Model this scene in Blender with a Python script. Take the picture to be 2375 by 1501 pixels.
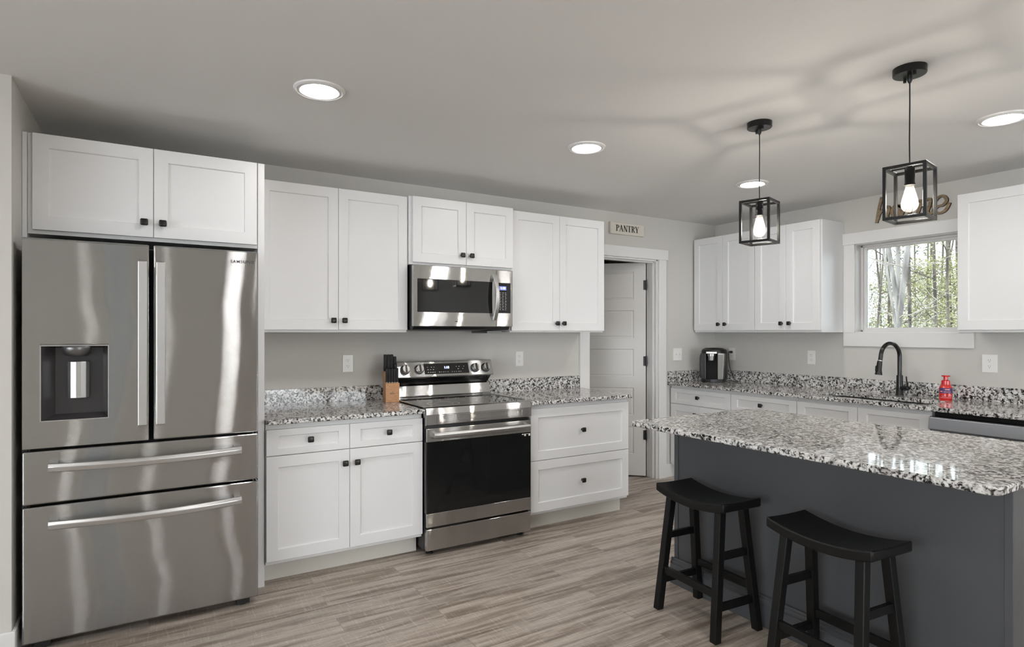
import bpy, bmesh, math, random
from mathutils import Vector, Matrix
PI = math.pi
scene = bpy.context.scene
for o in list(bpy.data.objects):
    bpy.data.objects.remove(o, do_unlink=True)
COL = scene.collection

# ------------------------------------------------------------------ camera, world, exposure
F_PX, YAW, CAM_H = 1386.7, math.radians(31.28), 1.372
cam_data = bpy.data.cameras.new('camera')
cam_data.sensor_fit = 'HORIZONTAL'
cam_data.sensor_width = 36.0
cam_data.lens = F_PX / 2375.0 * 36.0
cam_data.shift_y = (771.0 - 750.5) / 2375.0
cam_data.clip_start = 0.05
cam_data.clip_end = 200
cam = bpy.data.objects.new('camera', cam_data)
COL.objects.link(cam)
cam.location = (0, 0, CAM_H)
cam.rotation_euler = (PI / 2, 0, -YAW)
scene.camera = cam

world = bpy.data.worlds.new('world')
scene.world = world
world.use_nodes = True
wn, wl = world.node_tree.nodes, world.node_tree.links
wn.clear()
w_out = wn.new('ShaderNodeOutputWorld')
w_bg = wn.new('ShaderNodeBackground')
w_bg.inputs['Color'].default_value = (0.92, 0.96, 1.0, 1)
w_bg.inputs['Strength'].default_value = 4.6
wl.new(w_bg.outputs[0], w_out.inputs[0])

sun_d = bpy.data.lights.new('sun', 'SUN')
sun_d.energy = 6.0
sun_d.angle = math.radians(1.0)
sun_d.color = (1.0, 0.95, 0.87)
sun = bpy.data.objects.new('sun', sun_d)
COL.objects.link(sun)
sun.rotation_euler = Vector((0.02, -0.8, -0.6)).to_track_quat('-Z', 'Y').to_euler()
sun.location = (-20, 12, 20)

scene.view_settings.view_transform = 'Standard'
scene.view_settings.look = 'None'
scene.view_settings.gamma = 1
scene.view_settings.use_curve_mapping = False
scene.view_settings.exposure = 1.2
scene.cycles.use_denoising = True
scene.cycles.max_bounces = 10
scene.cycles.diffuse_bounces = 6
scene.cycles.glossy_bounces = 5
scene.cycles.transparent_max_bounces = 12
scene.cycles.sample_clamp_indirect = 6.0
scene.cycles.caustics_reflective = False
scene.cycles.caustics_refractive = False

CEIL_LAMP = 58.0      # radiance of the recessed diffusers
BULB = 165.0           # radiance of the pendant filaments
WARM = (1.0, 0.92, 0.80, 1)
NEUTRAL = (1.0, 0.98, 0.955, 1)

# ------------------------------------------------------------------ materials
def new_mat(name):
    m = bpy.data.materials.new(name)
    m.use_nodes = True
    n = m.node_tree.nodes
    l = m.node_tree.links
    return m, n, l, n['Principled BSDF']

def pbr(name, col, rough=0.5, metal=0.0, spec=0.5, bump=0.0, bscale=60.0, coat=0.0):
    m, n, l, p = new_mat(name)
    p.inputs['Base Color'].default_value = (*col, 1)
    p.inputs['Roughness'].default_value = rough
    p.inputs['Metallic'].default_value = metal
    p.inputs['Specular IOR Level'].default_value = spec
    p.inputs['Coat Weight'].default_value = coat
    if bump:
        g = n.new('ShaderNodeNewGeometry')
        t = n.new('ShaderNodeTexNoise')
        t.inputs['Scale'].default_value = bscale
        t.inputs['Detail'].default_value = 3
        b = n.new('ShaderNodeBump')
        b.inputs['Strength'].default_value = bump
        b.inputs['Distance'].default_value = 0.002
        l.new(g.outputs['Position'], t.inputs['Vector'])
        l.new(t.outputs['Fac'], b.inputs['Height'])
        l.new(b.outputs[0], p.inputs['Normal'])
    return m

def emit(name, col, s):
    m = bpy.data.materials.new(name)
    m.use_nodes = True
    n, l = m.node_tree.nodes, m.node_tree.links
    n.clear()
    o = n.new('ShaderNodeOutputMaterial')
    e = n.new('ShaderNodeEmission')
    e.inputs['Color'].default_value = col
    e.inputs['Strength'].default_value = s
    l.new(e.outputs[0], o.inputs[0])
    return m

def ramp(n, stops):
    r = n.new('ShaderNodeValToRGB')
    e = r.color_ramp.elements
    while len(e) > 1:
        e.remove(e[-1])
    e[0].position = stops[0][0]
    e[0].color = (*stops[0][1], 1)
    for pos, c in stops[1:]:
        x = e.new(pos)
        x.color = (*c, 1)
    return r

def steel(name, side, col=(0.435, 0.44, 0.44), rough=0.045, spread=0.40):
    """horizontally brushed steel: fine grooves scatter reflections up and down only"""
    m, n, l, p = new_mat(name)
    p.inputs['Metallic'].default_value = 1
    p.inputs['Roughness'].default_value = rough
    p.inputs['Base Color'].default_value = (*col, 1)
    g = n.new('ShaderNodeNewGeometry')
    def math_(op, a, b_):
        x = n.new('ShaderNodeMath'); x.operation = op
        for i, v in enumerate((a, b_)):
            if isinstance(v, (int, float)): x.inputs[i].default_value = v
            else: l.new(v, x.inputs[i])
        return x.outputs[0]
    def white(scale):
        mp = n.new('ShaderNodeMapping'); mp.inputs['Scale'].default_value = (scale, scale, scale)
        l.new(g.outputs['Position'], mp.inputs['Vector'])
        w = n.new('ShaderNodeTexWhiteNoise'); w.noise_dimensions = '3D'
        l.new(mp.outputs[0], w.inputs['Vector'])
        return w.outputs['Value']
    grooves = math_('SUBTRACT', math_('ADD', math_('ADD', white(9137.0), white(7411.0)), white(5333.0)), 1.5)
    tilt = math_('MULTIPLY', grooves, spread)
    # slow waviness of the sheet, mostly along its height
    mp2 = n.new('ShaderNodeMapping'); mp2.inputs['Scale'].default_value = (0.7, 0.7, 2.6)
    l.new(g.outputs['Position'], mp2.inputs['Vector'])
    w = n.new('ShaderNodeTexNoise'); w.inputs['Scale'].default_value = 1.0; w.inputs['Detail'].default_value = 1
    l.new(mp2.outputs[0], w.inputs['Vector'])
    wave = math_('MULTIPLY', math_('SUBTRACT', w.outputs['Fac'], 0.5), 0.055)
    c = n.new('ShaderNodeCombineXYZ')
    l.new(math_('MULTIPLY', wave, side[0]), c.inputs[0]); l.new(math_('MULTIPLY', wave, side[1]), c.inputs[1]); l.new(tilt, c.inputs[2])
    ad = n.new('ShaderNodeVectorMath'); ad.operation = 'ADD'
    l.new(g.outputs['Normal'], ad.inputs[0]); l.new(c.outputs[0], ad.inputs[1])
    nm = n.new('ShaderNodeVectorMath'); nm.operation = 'NORMALIZE'
    l.new(ad.outputs[0], nm.inputs[0]); l.new(nm.outputs[0], p.inputs['Normal'])
    return m

def granite(name):
    m, n, l, p = new_mat(name)
    g = n.new('ShaderNodeNewGeometry')
    d = n.new('ShaderNodeTexNoise')
    d.inputs['Scale'].default_value = 34
    d.inputs['Detail'].default_value = 2
    l.new(g.outputs['Position'], d.inputs['Vector'])
    sc = n.new('ShaderNodeVectorMath'); sc.operation = 'SCALE'; sc.inputs['Scale'].default_value = 0.03
    l.new(d.outputs['Color'], sc.inputs[0])
    ad = n.new('ShaderNodeVectorMath'); ad.operation = 'ADD'
    l.new(g.outputs['Position'], ad.inputs[0]); l.new(sc.outputs[0], ad.inputs[1])
    a = n.new('ShaderNodeTexNoise')
    a.inputs['Scale'].default_value = 70
    a.inputs['Detail'].default_value = 2.5
    a.inputs['Roughness'].default_value = 0.62
    l.new(ad.outputs[0], a.inputs['Vector'])
    r = ramp(n, [(0.0, (0.010, 0.010, 0.012)), (0.395, (0.016, 0.016, 0.018)), (0.445, (0.15, 0.147, 0.147)),
                 (0.485, (0.44, 0.43, 0.42)), (0.57, (0.70, 0.685, 0.665)), (1.0, (0.80, 0.79, 0.775))])
    l.new(a.outputs['Fac'], r.inputs[0])
    b = n.new('ShaderNodeTexNoise')
    b.inputs['Scale'].default_value = 26
    b.inputs['Detail'].default_value = 3
    l.new(ad.outputs[0], b.inputs['Vector'])
    r2 = ramp(n, [(0.36, (0.52, 0.50, 0.49)), (0.52, (1, 1, 1)), (1, (1, 1, 1))])
    l.new(b.outputs['Fac'], r2.inputs[0])
    mx = n.new('ShaderNodeMix'); mx.data_type = 'RGBA'; mx.blend_type = 'MULTIPLY'
    mx.inputs['Factor'].default_value = 0.85
    l.new(r.outputs[0], mx.inputs[6]); l.new(r2.outputs[0], mx.inputs[7])
    l.new(mx.outputs[2], p.inputs['Base Color'])
    p.inputs['Roughness'].default_value = 0.045
    p.inputs['Specular IOR Level'].default_value = 0.55
    return m

def plank_floor(name):
    m, n, l, p = new_mat(name)
    g = n.new('ShaderNodeNewGeometry')
    br = n.new('ShaderNodeTexBrick')
    br.offset = 0.37
    br.inputs['Scale'].default_value = 1.0
    br.inputs['Brick Width'].default_value = 1.22
    br.inputs['Row Height'].default_value = 0.152
    br.inputs['Mortar Size'].default_value = 0.0012
    br.inputs['Mortar Smooth'].default_value = 0.1
    br.inputs['Color1'].default_value = (0.0, 0.0, 0.0, 1)
    br.inputs['Color2'].default_value = (1, 1, 1, 1)
    br.inputs['Mortar'].default_value = (0.5, 0.5, 0.5, 1)
    l.new(g.outputs['Position'], br.inputs['Vector'])
    # offset the grain per board
    sep = n.new('ShaderNodeSeparateXYZ'); l.new(g.outputs['Position'], sep.inputs[0])
    rowm = n.new('ShaderNodeMath'); rowm.operation = 'DIVIDE'; rowm.inputs[1].default_value = 0.152
    l.new(sep.outputs['Y'], rowm.inputs[0])
    fl = n.new('ShaderNodeMath'); fl.operation = 'FLOOR'; l.new(rowm.outputs[0], fl.inputs[0])
    mu = n.new('ShaderNodeMath'); mu.operation = 'MULTIPLY'; mu.inputs[1].default_value = 7.31
    l.new(fl.outputs[0], mu.inputs[0])
    off = n.new('ShaderNodeCombineXYZ'); l.new(mu.outputs[0], off.inputs[0]); l.new(mu.outputs[0], off.inputs[2])
    bc = n.new('ShaderNodeVectorMath'); bc.operation = 'SCALE'; bc.inputs['Scale'].default_value = 4.3
    l.new(br.outputs['Color'], bc.inputs[0])
    ad = n.new('ShaderNodeVectorMath'); ad.operation = 'ADD'
    l.new(g.outputs['Position'], ad.inputs[0]); l.new(off.outputs[0], ad.inputs[1])
    ad2 = n.new('ShaderNodeVectorMath'); ad2.operation = 'ADD'
    l.new(ad.outputs[0], ad2.inputs[0]); l.new(bc.outputs[0], ad2.inputs[1])
    def noise(scl, det, rough=0.5, dist=0.0):
        mp = n.new('ShaderNodeMapping'); mp.inputs['Scale'].default_value = scl
        l.new(ad2.outputs[0], mp.inputs['Vector'])
        t = n.new('ShaderNodeTexNoise'); t.inputs['Scale'].default_value = 1
        t.inputs['Detail'].default_value = det; t.inputs['Roughness'].default_value = rough
        t.inputs['Distortion'].default_value = dist
        l.new(mp.outputs[0], t.inputs['Vector'])
        return t
    broad = noise((1.3, 19, 1), 5, 0.62, 0.5)
    fine = noise((9, 130, 1), 4, 0.7)
    cross = noise((130, 9, 1), 3, 0.7)
    r = ramp(n, [(0.30, (0.150, 0.115, 0.088)), (0.43, (0.270, 0.220, 0.180)), (0.52, (0.410, 0.350, 0.300)), (0.72, (0.54, 0.480, 0.420))])
    l.new(broad.outputs['Fac'], r.inputs[0])
    rf = ramp(n, [(0.3, (0.70, 0.69, 0.68)), (0.6, (1.08, 1.08, 1.08))])
    l.new(fine.outputs['Fac'], rf.inputs[0])
    m1 = n.new('ShaderNodeMix'); m1.data_type = 'RGBA'; m1.blend_type = 'MULTIPLY'; m1.inputs['Factor'].default_value = 0.9
    l.new(r.outputs[0], m1.inputs[6]); l.new(rf.outputs[0], m1.inputs[7])
    rc = ramp(n, [(0.55, (0.0, 0.0, 0.0)), (0.70, (0.26, 0.245, 0.23))])
    l.new(cross.outputs['Fac'], rc.inputs[0])
    m2 = n.new('ShaderNodeMix'); m2.data_type = 'RGBA'; m2.blend_type = 'ADD'; m2.inputs['Factor'].default_value = 0.5
    l.new(m1.outputs[2], m2.inputs[6]); l.new(rc.outputs[0], m2.inputs[7])
    rb = ramp(n, [(0.0, (0.92, 0.92, 0.92)), (1.0, (1.08, 1.075, 1.07))])
    l.new(br.outputs['Color'], rb.inputs[0])
    m3 = n.new('ShaderNodeMix'); m3.data_type = 'RGBA'; m3.blend_type = 'MULTIPLY'; m3.inputs['Factor'].default_value = 1
    l.new(m2.outputs[2], m3.inputs[6]); l.new(rb.outputs[0], m3.inputs[7])
    m4 = n.new('ShaderNodeMix'); m4.data_type = 'RGBA'; m4.blend_type = 'MIX'
    sm = n.new('ShaderNodeMath'); sm.operation = 'MULTIPLY'; sm.inputs[1].default_value = 0.30
    l.new(br.outputs['Fac'], sm.inputs[0]); l.new(sm.outputs[0], m4.inputs['Factor'])
    l.new(m3.outputs[2], m4.inputs[6]); m4.inputs[7].default_value = (0.06, 0.048, 0.04, 1)
    l.new(m4.outputs[2], p.inputs['Base Color'])
    p.inputs['Roughness'].default_value = 0.42
    b = n.new('ShaderNodeBump'); b.inputs['Strength'].default_value = 0.25; b.inputs['Distance'].default_value = 0.001
    l.new(fine.outputs['Fac'], b.inputs['Height']); l.new(b.outputs[0], p.inputs['Normal'])
    return m

def wood(name, c1, c2, scl=(60, 60, 5), rough=0.5):
    m, n, l, p = new_mat(name)
    g = n.new('ShaderNodeNewGeometry')
    mp = n.new('ShaderNodeMapping'); mp.inputs['Scale'].default_value = scl
    l.new(g.outputs['Position'], mp.inputs['Vector'])
    t = n.new('ShaderNodeTexNoise'); t.inputs['Scale'].default_value = 1; t.inputs['Detail'].default_value = 3
    l.new(mp.outputs[0], t.inputs['Vector'])
    r = ramp(n, [(0.35, c1), (0.65, c2)])
    l.new(t.outputs['Fac'], r.inputs[0]); l.new(r.outputs[0], p.inputs['Base Color'])
    p.inputs['Roughness'].default_value = rough
    return m

def thin_glass(name, tint=(1, 1, 1), refl=1.0):
    m = bpy.data.materials.new(name)
    m.use_nodes = True
    n, l = m.node_tree.nodes, m.node_tree.links
    n.clear()
    o = n.new('ShaderNodeOutputMaterial')
    t = n.new('ShaderNodeBsdfTransparent'); t.inputs[0].default_value = (*tint, 1)
    gl = n.new('ShaderNodeBsdfGlossy'); gl.inputs['Roughness'].default_value = 0.01
    fr = n.new('ShaderNodeFresnel'); fr.inputs[0].default_value = 1.45
    mu = n.new('ShaderNodeMath'); mu.operation = 'MULTIPLY'; mu.inputs[1].default_value = refl
    mx = n.new('ShaderNodeMixShader')
    l.new(fr.outputs[0], mu.inputs[0]); l.new(mu.outputs[0], mx.inputs[0])
    l.new(t.outputs[0], mx.inputs[1]); l.new(gl.outputs[0], mx.inputs[2]); l.new(mx.outputs[0], o.inputs[0])
    return m

def bulb_glass(name):
    m = thin_glass(name, (1, 1, 1), 0.35)
    n, l = m.node_tree.nodes, m.node_tree.links
    out = [x for x in n if x.type == 'OUTPUT_MATERIAL'][0]
    base = out.inputs[0].links[0].from_socket
    tr = n.new('ShaderNodeBsdfTranslucent'); tr.inputs[0].default_value = (0.95, 0.93, 0.88, 1)
    mx = n.new('ShaderNodeMixShader'); mx.inputs[0].default_value = 0.022
    l.new(base, mx.inputs[1]); l.new(tr.outputs[0], mx.inputs[2]); l.new(mx.outputs[0], out.inputs[0])
    return m

def worn_black(name):
    m, n, l, p = new_mat(name)
    g = n.new('ShaderNodeNewGeometry')
    t = n.new('ShaderNodeTexNoise'); t.inputs['Scale'].default_value = 38; t.inputs['Detail'].default_value = 5
    t.inputs['Roughness'].default_value = 0.75
    l.new(g.outputs['Position'], t.inputs['Vector'])
    r = ramp(n, [(0.0, (0.006, 0.006, 0.006)), (0.735, (0.006, 0.006, 0.006)), (0.76, (0.32, 0.28, 0.23))])
    l.new(t.outputs['Fac'], r.inputs[0]); l.new(r.outputs[0], p.inputs['Base Color'])
    p.inputs['Roughness'].default_value = 0.36
    p.inputs['Specular IOR Level'].default_value = 0.25
    return m

def bark(name, c1, c2):
    m, n, l, p = new_mat(name)
    g = n.new('ShaderNodeNewGeometry')
    mp = n.new('ShaderNodeMapping'); mp.inputs['Scale'].default_value = (9, 9, 2.5)
    l.new(g.outputs['Position'], mp.inputs['Vector'])
    t = n.new('ShaderNodeTexNoise'); t.inputs['Scale'].default_value = 1; t.inputs['Detail'].default_value = 5
    l.new(mp.outputs[0], t.inputs['Vector'])
    r = ramp(n, [(0.38, c1), (0.6, c2)])
    l.new(t.outputs['Fac'], r.inputs[0]); l.new(r.outputs[0], p.inputs['Base Color'])
    p.inputs['Roughness'].default_value = 0.9
    return m

M = dict(
    wall=pbr('wall_paint', (0.585, 0.567, 0.538), 0.75, bump=0.12, bscale=220),
    ceil=pbr('ceiling_paint', (0.74, 0.73, 0.72), 0.85, bump=0.15, bscale=160),
    white=pbr('cabinet_white', (0.725, 0.725, 0.728), 0.34),
    brownd=pbr('brown_door', (0.16, 0.105, 0.07), 0.5),
    trim=pbr('trim_white', (0.74, 0.735, 0.725), 0.32),
    toe=pbr('toe_board', (0.62, 0.60, 0.55), 0.5, bump=0.2, bscale=90),
    doorp=pbr('door_paint', (0.66, 0.645, 0.62), 0.42),
    steel=steel('brushed_steel_fridge_wall', (1, 0, 0)),
    steelr=steel('brushed_steel_range', (1, 0, 0), col=(0.58, 0.575, 0.565), spread=0.46),
    steel2=pbr('satin_steel', (0.34, 0.35, 0.375), 0.38, 0.95),
    bar=pbr('steel_handle', (0.54, 0.535, 0.53), 0.33, 1.0),
    chrome=pbr('chrome', (0.75, 0.75, 0.74), 0.12, 1.0),
    dsteel=pbr('dark_steel', (0.20, 0.20, 0.205), 0.35, 0.9),
    bglass=pbr('black_glass', (0.006, 0.006, 0.007), 0.04, spec=0.6),
    oglass=pbr('oven_glass', (0.010, 0.010, 0.010), 0.06, spec=0.35),
    black=pbr('black_plastic', (0.010, 0.010, 0.011), 0.38),
    gap=pbr('black_gap', (0.006, 0.006, 0.006), 0.8),
    knob=pbr('dark_bronze', (0.010, 0.008, 0.007), 0.30, 0.0, spec=0.4),
    faucet=pbr('matte_black_metal', (0.008, 0.008, 0.009), 0.16, 0.0, spec=0.45),
    lampm=pbr('lamp_black_metal', (0.007, 0.007, 0.007), 0.3, 0.0, spec=0.3),
    granite=granite('granite'),
    floor=plank_floor('plank_floor'),
    island=pbr('island_grey', (0.067, 0.070, 0.077), 0.38),
    handleb=pbr('knife_black', (0.005, 0.005, 0.005), 0.35, spec=0.3),
    stool=worn_black('stool_black'),
    liner=pbr('dispenser_liner', (0.040, 0.038, 0.040), 0.2),
    beech=wood('beech', (0.45, 0.23, 0.105), (0.56, 0.30, 0.15), (20, 160, 160), 0.45),
    signw=pbr('sign_cream', (0.66, 0.62, 0.55), 0.7, bump=0.2, bscale=120),
    ink=pbr('ink_black', (0.012, 0.011, 0.011), 0.6),
    tan=wood('tan_wood', (0.20, 0.145, 0.085), (0.30, 0.225, 0.14), (8, 8, 60), 0.65),
    burnt=pbr('burnt_edge', (0.035, 0.022, 0.014), 0.8),
    plate=pbr('plate_white', (0.82, 0.81, 0.79), 0.3),
    slot=pbr('slot_dark', (0.05, 0.05, 0.05), 0.5),
    soap=pbr('soap_red', (0.62, 0.02, 0.018), 0.12, spec=0.6, coat=0.5),
    soapl=pbr('soap_label', (0.05, 0.035, 0.13), 0.4),
    soapp=pbr('soap_pink', (0.75, 0.25, 0.30), 0.4),
    sink=pbr('sink_steel', (0.42, 0.42, 0.44), 0.3, 1.0),
    kgrey=pbr('coffee_grey', (0.12, 0.12, 0.125), 0.3, 0.7),
    kgreyl=pbr('coffee_silver', (0.40, 0.39, 0.375), 0.28, 0.9),
    glasst=thin_glass('dimming_glass', (0.20, 0.225, 0.24), 0.5),  # tint added to dim the daylight of the narrow rear window
    glassc=thin_glass('clear_glass', (0.97, 0.98, 0.98), 0.5),
    glass=thin_glass('window_glass', (0.60, 0.625, 0.63), 1.2),  # tint holds back the outdoor brightness, standing in for lower exposure
    bulbg=bulb_glass('bulb_glass'),
    lamp=emit('recessed_lamp', NEUTRAL, CEIL_LAMP),
    bulb=emit('filament', WARM, BULB),
    digit=emit('display_digits', (0.45, 0.58, 1.0, 1), 4.0),
    disp=emit('display_blue', (0.13, 0.15, 0.42, 1), 0.9),
    dot=pbr('key_mark', (0.55, 0.55, 0.55), 0.5),
    mark=pbr('brand_mark', (0.05, 0.05, 0.05), 0.5),
    bark_pale=bark('bark_pale', (0.13, 0.12, 0.112), (0.28, 0.265, 0.25)),
    bark_dark=bark('bark_dark', (0.05, 0.042, 0.035), (0.15, 0.128, 0.105)),
    leaf=pbr('pine_green', (0.08, 0.11, 0.075), 0.7),
    leafy=pbr('spring_leaf', (0.26, 0.26, 0.12), 0.7),
    twig=pbr('twig_pale', (0.28, 0.26, 0.23), 0.8),
    ground=pbr('leaf_litter', (0.16, 0.14, 0.10), 0.9, bump=0.6, bscale=4),
)

# ------------------------------------------------------------------ mesh helpers
class MB:
    def __init__(self):
        self.v, self.f = [], []
    def add(self, vs, fs):
        k = len(self.v)
        self.v += [tuple(p) for p in vs]
        self.f += [tuple(i + k for i in f) for f in fs]
        return self
    def box(self, x0, x1, y0, y1, z0, z1):
        x0, x1 = min(x0, x1), max(x0, x1); y0, y1 = min(y0, y1), max(y0, y1); z0, z1 = min(z0, z1), max(z0, z1)
        return self.add([(x0, y0, z0), (x1, y0, z0), (x1, y1, z0), (x0, y1, z0), (x0, y0, z1), (x1, y0, z1), (x1, y1, z1), (x0, y1, z1)],
                        [(0, 3, 2, 1), (4, 5, 6, 7), (0, 1, 5, 4), (1, 2, 6, 5), (2, 3, 7, 6), (3, 0, 4, 7)])
    def hexa(self, b, t):
        """b, t: four bottom / four top points, counter-clockwise seen from above"""
        return self.add(list(b) + list(t), [(0, 3, 2, 1), (4, 5, 6, 7), (0, 1, 5, 4), (1, 2, 6, 5), (2, 3, 7, 6), (3, 0, 4, 7)])
    def prism(self, poly, axis, a, b):
        """poly: 2-D points; axis x -> (y,z), y -> (x,z), z -> (x,y)"""
        def P(p, t):
            return {'x': (t, p[0], p[1]), 'y': (p[0], t, p[1]), 'z': (p[0], p[1], t)}[axis]
        n = len(poly)
        vs = [P(p, a) for p in poly] + [P(p, b) for p in poly]
        fs = [tuple(range(n)), tuple(range(2 * n - 1, n - 1, -1))]
        fs += [(i, i + n, (i + 1) % n + n, (i + 1) % n) for i in range(n)]
        return self.add(vs, fs)
    def lathe(self, prof, c=(0, 0, 0), axis='z', n=32, cap=True):
        vs, fs = [], []
        for r, h in prof:
            for i in range(n):
                t = 2 * PI * i / n
                a, b = r * math.cos(t), r * math.sin(t)
                p = {'z': (a, b, h), 'y': (a, h, b), 'x': (h, a, b)}[axis]
                vs.append((p[0] + c[0], p[1] + c[1], p[2] + c[2]))
        for k in range(len(prof) - 1):
            for i in range(n):
                j = (i + 1) % n
                fs.append((k * n + i, k * n + j, (k + 1) * n + j, (k + 1) * n + i))
        if cap:
            fs.append(tuple(range(n - 1, -1, -1)))
            fs.append(tuple((len(prof) - 1) * n + i for i in range(n)))
        return self.add(vs, fs)
    def tube(self, pts, r, n=12, cap=True):
        pts = [Vector(p) for p in pts]
        rs = r if isinstance(r, (list, tuple)) else [r] * len(pts)
        vs, fs, up = [], [], None
        for k, p in enumerate(pts):
            d = (pts[min(k + 1, len(pts) - 1)] - pts[max(k - 1, 0)]).normalized()
            if up is None:
                up = Vector((0, 0, 1)) if abs(d.z) < 0.9 else Vector((1, 0, 0))
            u = (up - d * up.dot(d)).normalized()
            w = d.cross(u)
            up = u
            for i in range(n):
                t = 2 * PI * i / n
                vs.append(p + (u * math.cos(t) + w * math.sin(t)) * rs[k])
        for k in range(len(pts) - 1):
            for i in range(n):
                j = (i + 1) % n
                fs.append((k * n + i, k * n + j, (k + 1) * n + j, (k + 1) * n + i))
        if cap:
            fs.append(tuple(range(n - 1, -1, -1)))
            fs.append(tuple((len(pts) - 1) * n + i for i in range(n)))
        return self.add(vs, fs)
    def bar(self, p, q, w, d, up=(0, 0, 1)):
        """square bar from p to q; w along side, d along up"""
        p, q = Vector(p), Vector(q)
        a = (q - p).normalized()
        u = Vector(up); u = (u - a * u.dot(a)).normalized()
        s = a.cross(u)
        vs = []
        for e in (p, q):
            for i, j in ((-1, -1), (1, -1), (1, 1), (-1, 1)):
                vs.append(e + s * (i * w / 2) + u * (j * d / 2))
        return self.add(vs, [(0, 3, 2, 1), (4, 5, 6, 7), (0, 1, 5, 4), (1, 2, 6, 5), (2, 3, 7, 6), (3, 0, 4, 7)])
    def sweep(self, pts, prof):
        """prof: list of (n, b) offsets; path mostly along x; n = -y (out), b = z"""
        vs, fs, n = [], [], len(prof)
        for p in pts:
            for a, b in prof:
                vs.append((p[0], p[1] - a, p[2] + b))
        for k in range(len(pts) - 1):
            for i in range(n):
                j = (i + 1) % n
                fs.append((k * n + i, k * n + j, (k + 1) * n + j, (k + 1) * n + i))
        fs.append(tuple(range(n - 1, -1, -1)))
        fs.append(tuple((len(pts) - 1) * n + i for i in range(n)))
        return self.add(vs, fs)
    def build(self, name, mat, parent=None, bevel=0.0, smooth=False, seg=2, angle=35):
        me = bpy.data.meshes.new(name)
        me.from_pydata(self.v, [], self.f)
        bm = bmesh.new(); bm.from_mesh(me)
        bmesh.ops.recalc_face_normals(bm, faces=bm.faces)
        bm.to_mesh(me); bm.free()
        me.materials.append(mat)
        if smooth:
            for p in me.polygons:
                p.use_smooth = True
            me.update()
            try:
                me.set_sharp_from_angle(angle=math.radians(angle))
            except Exception:
                pass
        o = bpy.data.objects.new(name, me)
        COL.objects.link(o)
        if bevel:
            md = o.modifiers.new('bevel', 'BEVEL')
            md.width = bevel; md.segments = seg; md.limit_method = 'ANGLE'; md.angle_limit = math.radians(30)
        if parent is not None:
            o.parent = parent
        return o

def tag(o, label=None, cat=None, group=None, kind=None):
    if label: o['label'] = label
    if cat: o['category'] = cat
    if group: o['group'] = group
    if kind: o['kind'] = kind
    return o

def thing(name, label, cat, loc=(0, 0, 0), rz=0.0, group=None):
    o = bpy.data.objects.new(name, None)
    COL.objects.link(o)
    o.empty_display_size = 0.1
    o.location = loc
    o.rotation_euler = (0, 0, rz)
    return tag(o, label, cat, group)

def struct(o):
    o['kind'] = 'structure'
    return o

def copy_tree(o, parent=None):
    c = o.copy()
    COL.objects.link(c)
    c.parent = parent
    for ch in list(o.children):
        copy_tree(ch, c)
    return c

def text_mesh(body, size, depth, loc, rot, mat, name, parent=None, spacing=1.0, sx=1.0, align='CENTER'):
    cu = bpy.data.curves.new(name, 'FONT')
    cu.body = body; cu.size = size; cu.extrude = depth; cu.align_x = align; cu.align_y = 'CENTER'
    cu.space_character = spacing; cu.offset = 0.0004 if body == 'SAMSUNG' else 0.0; cu.resolution_u = 3
    t = bpy.data.objects.new(name, cu)
    COL.objects.link(t)
    bpy.context.view_layer.update()
    me = bpy.data.meshes.new_from_object(t)
    bpy.data.objects.remove(t, do_unlink=True)
    me.transform(Matrix.Translation(loc) @ Matrix.Rotation(rot[2], 4, 'Z') @ Matrix.Rotation(rot[0], 4, 'X') @ Matrix.Diagonal((sx, 1, 1, 1)))
    me.materials.clear(); me.materials.append(mat)
    o = bpy.data.objects.new(name, me)
    COL.objects.link(o)
    if parent is not None: o.parent = parent
    return o

def framed_panel(x0, x1, z0, z1, yf, t, ml, mr, mb, mt, rec, chamfer=0.0):
    """front with one recessed field; front plane y=yf, faces -y"""
    m = MB()
    a, b, c, d = x0 + ml, x1 - mr, z0 + mb, z1 - mt
    k = chamfer
    m.v = [(x0, yf, z0), (x1, yf, z0), (x1, yf, z1), (x0, yf, z1),
           (a, yf, c), (b, yf, c), (b, yf, d), (a, yf, d),
           (a + k, yf + rec, c + k), (b - k, yf + rec, c + k), (b - k, yf + rec, d - k), (a + k, yf + rec, d - k),
           (x0, yf + t, z0), (x1, yf + t, z0), (x1, yf + t, z1), (x0, yf + t, z1)]
    m.f = [(0, 1, 5, 4), (1, 2, 6, 5), (2, 3, 7, 6), (3, 0, 4, 7),
           (4, 5, 9, 8), (5, 6, 10, 9), (6, 7, 11, 10), (7, 4, 8, 11), (8, 9, 10, 11),
           (0, 12, 13, 1), (1, 13, 14, 2), (2, 14, 15, 3), (3, 15, 12, 0), (12, 15, 14, 13)]
    return m

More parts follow.
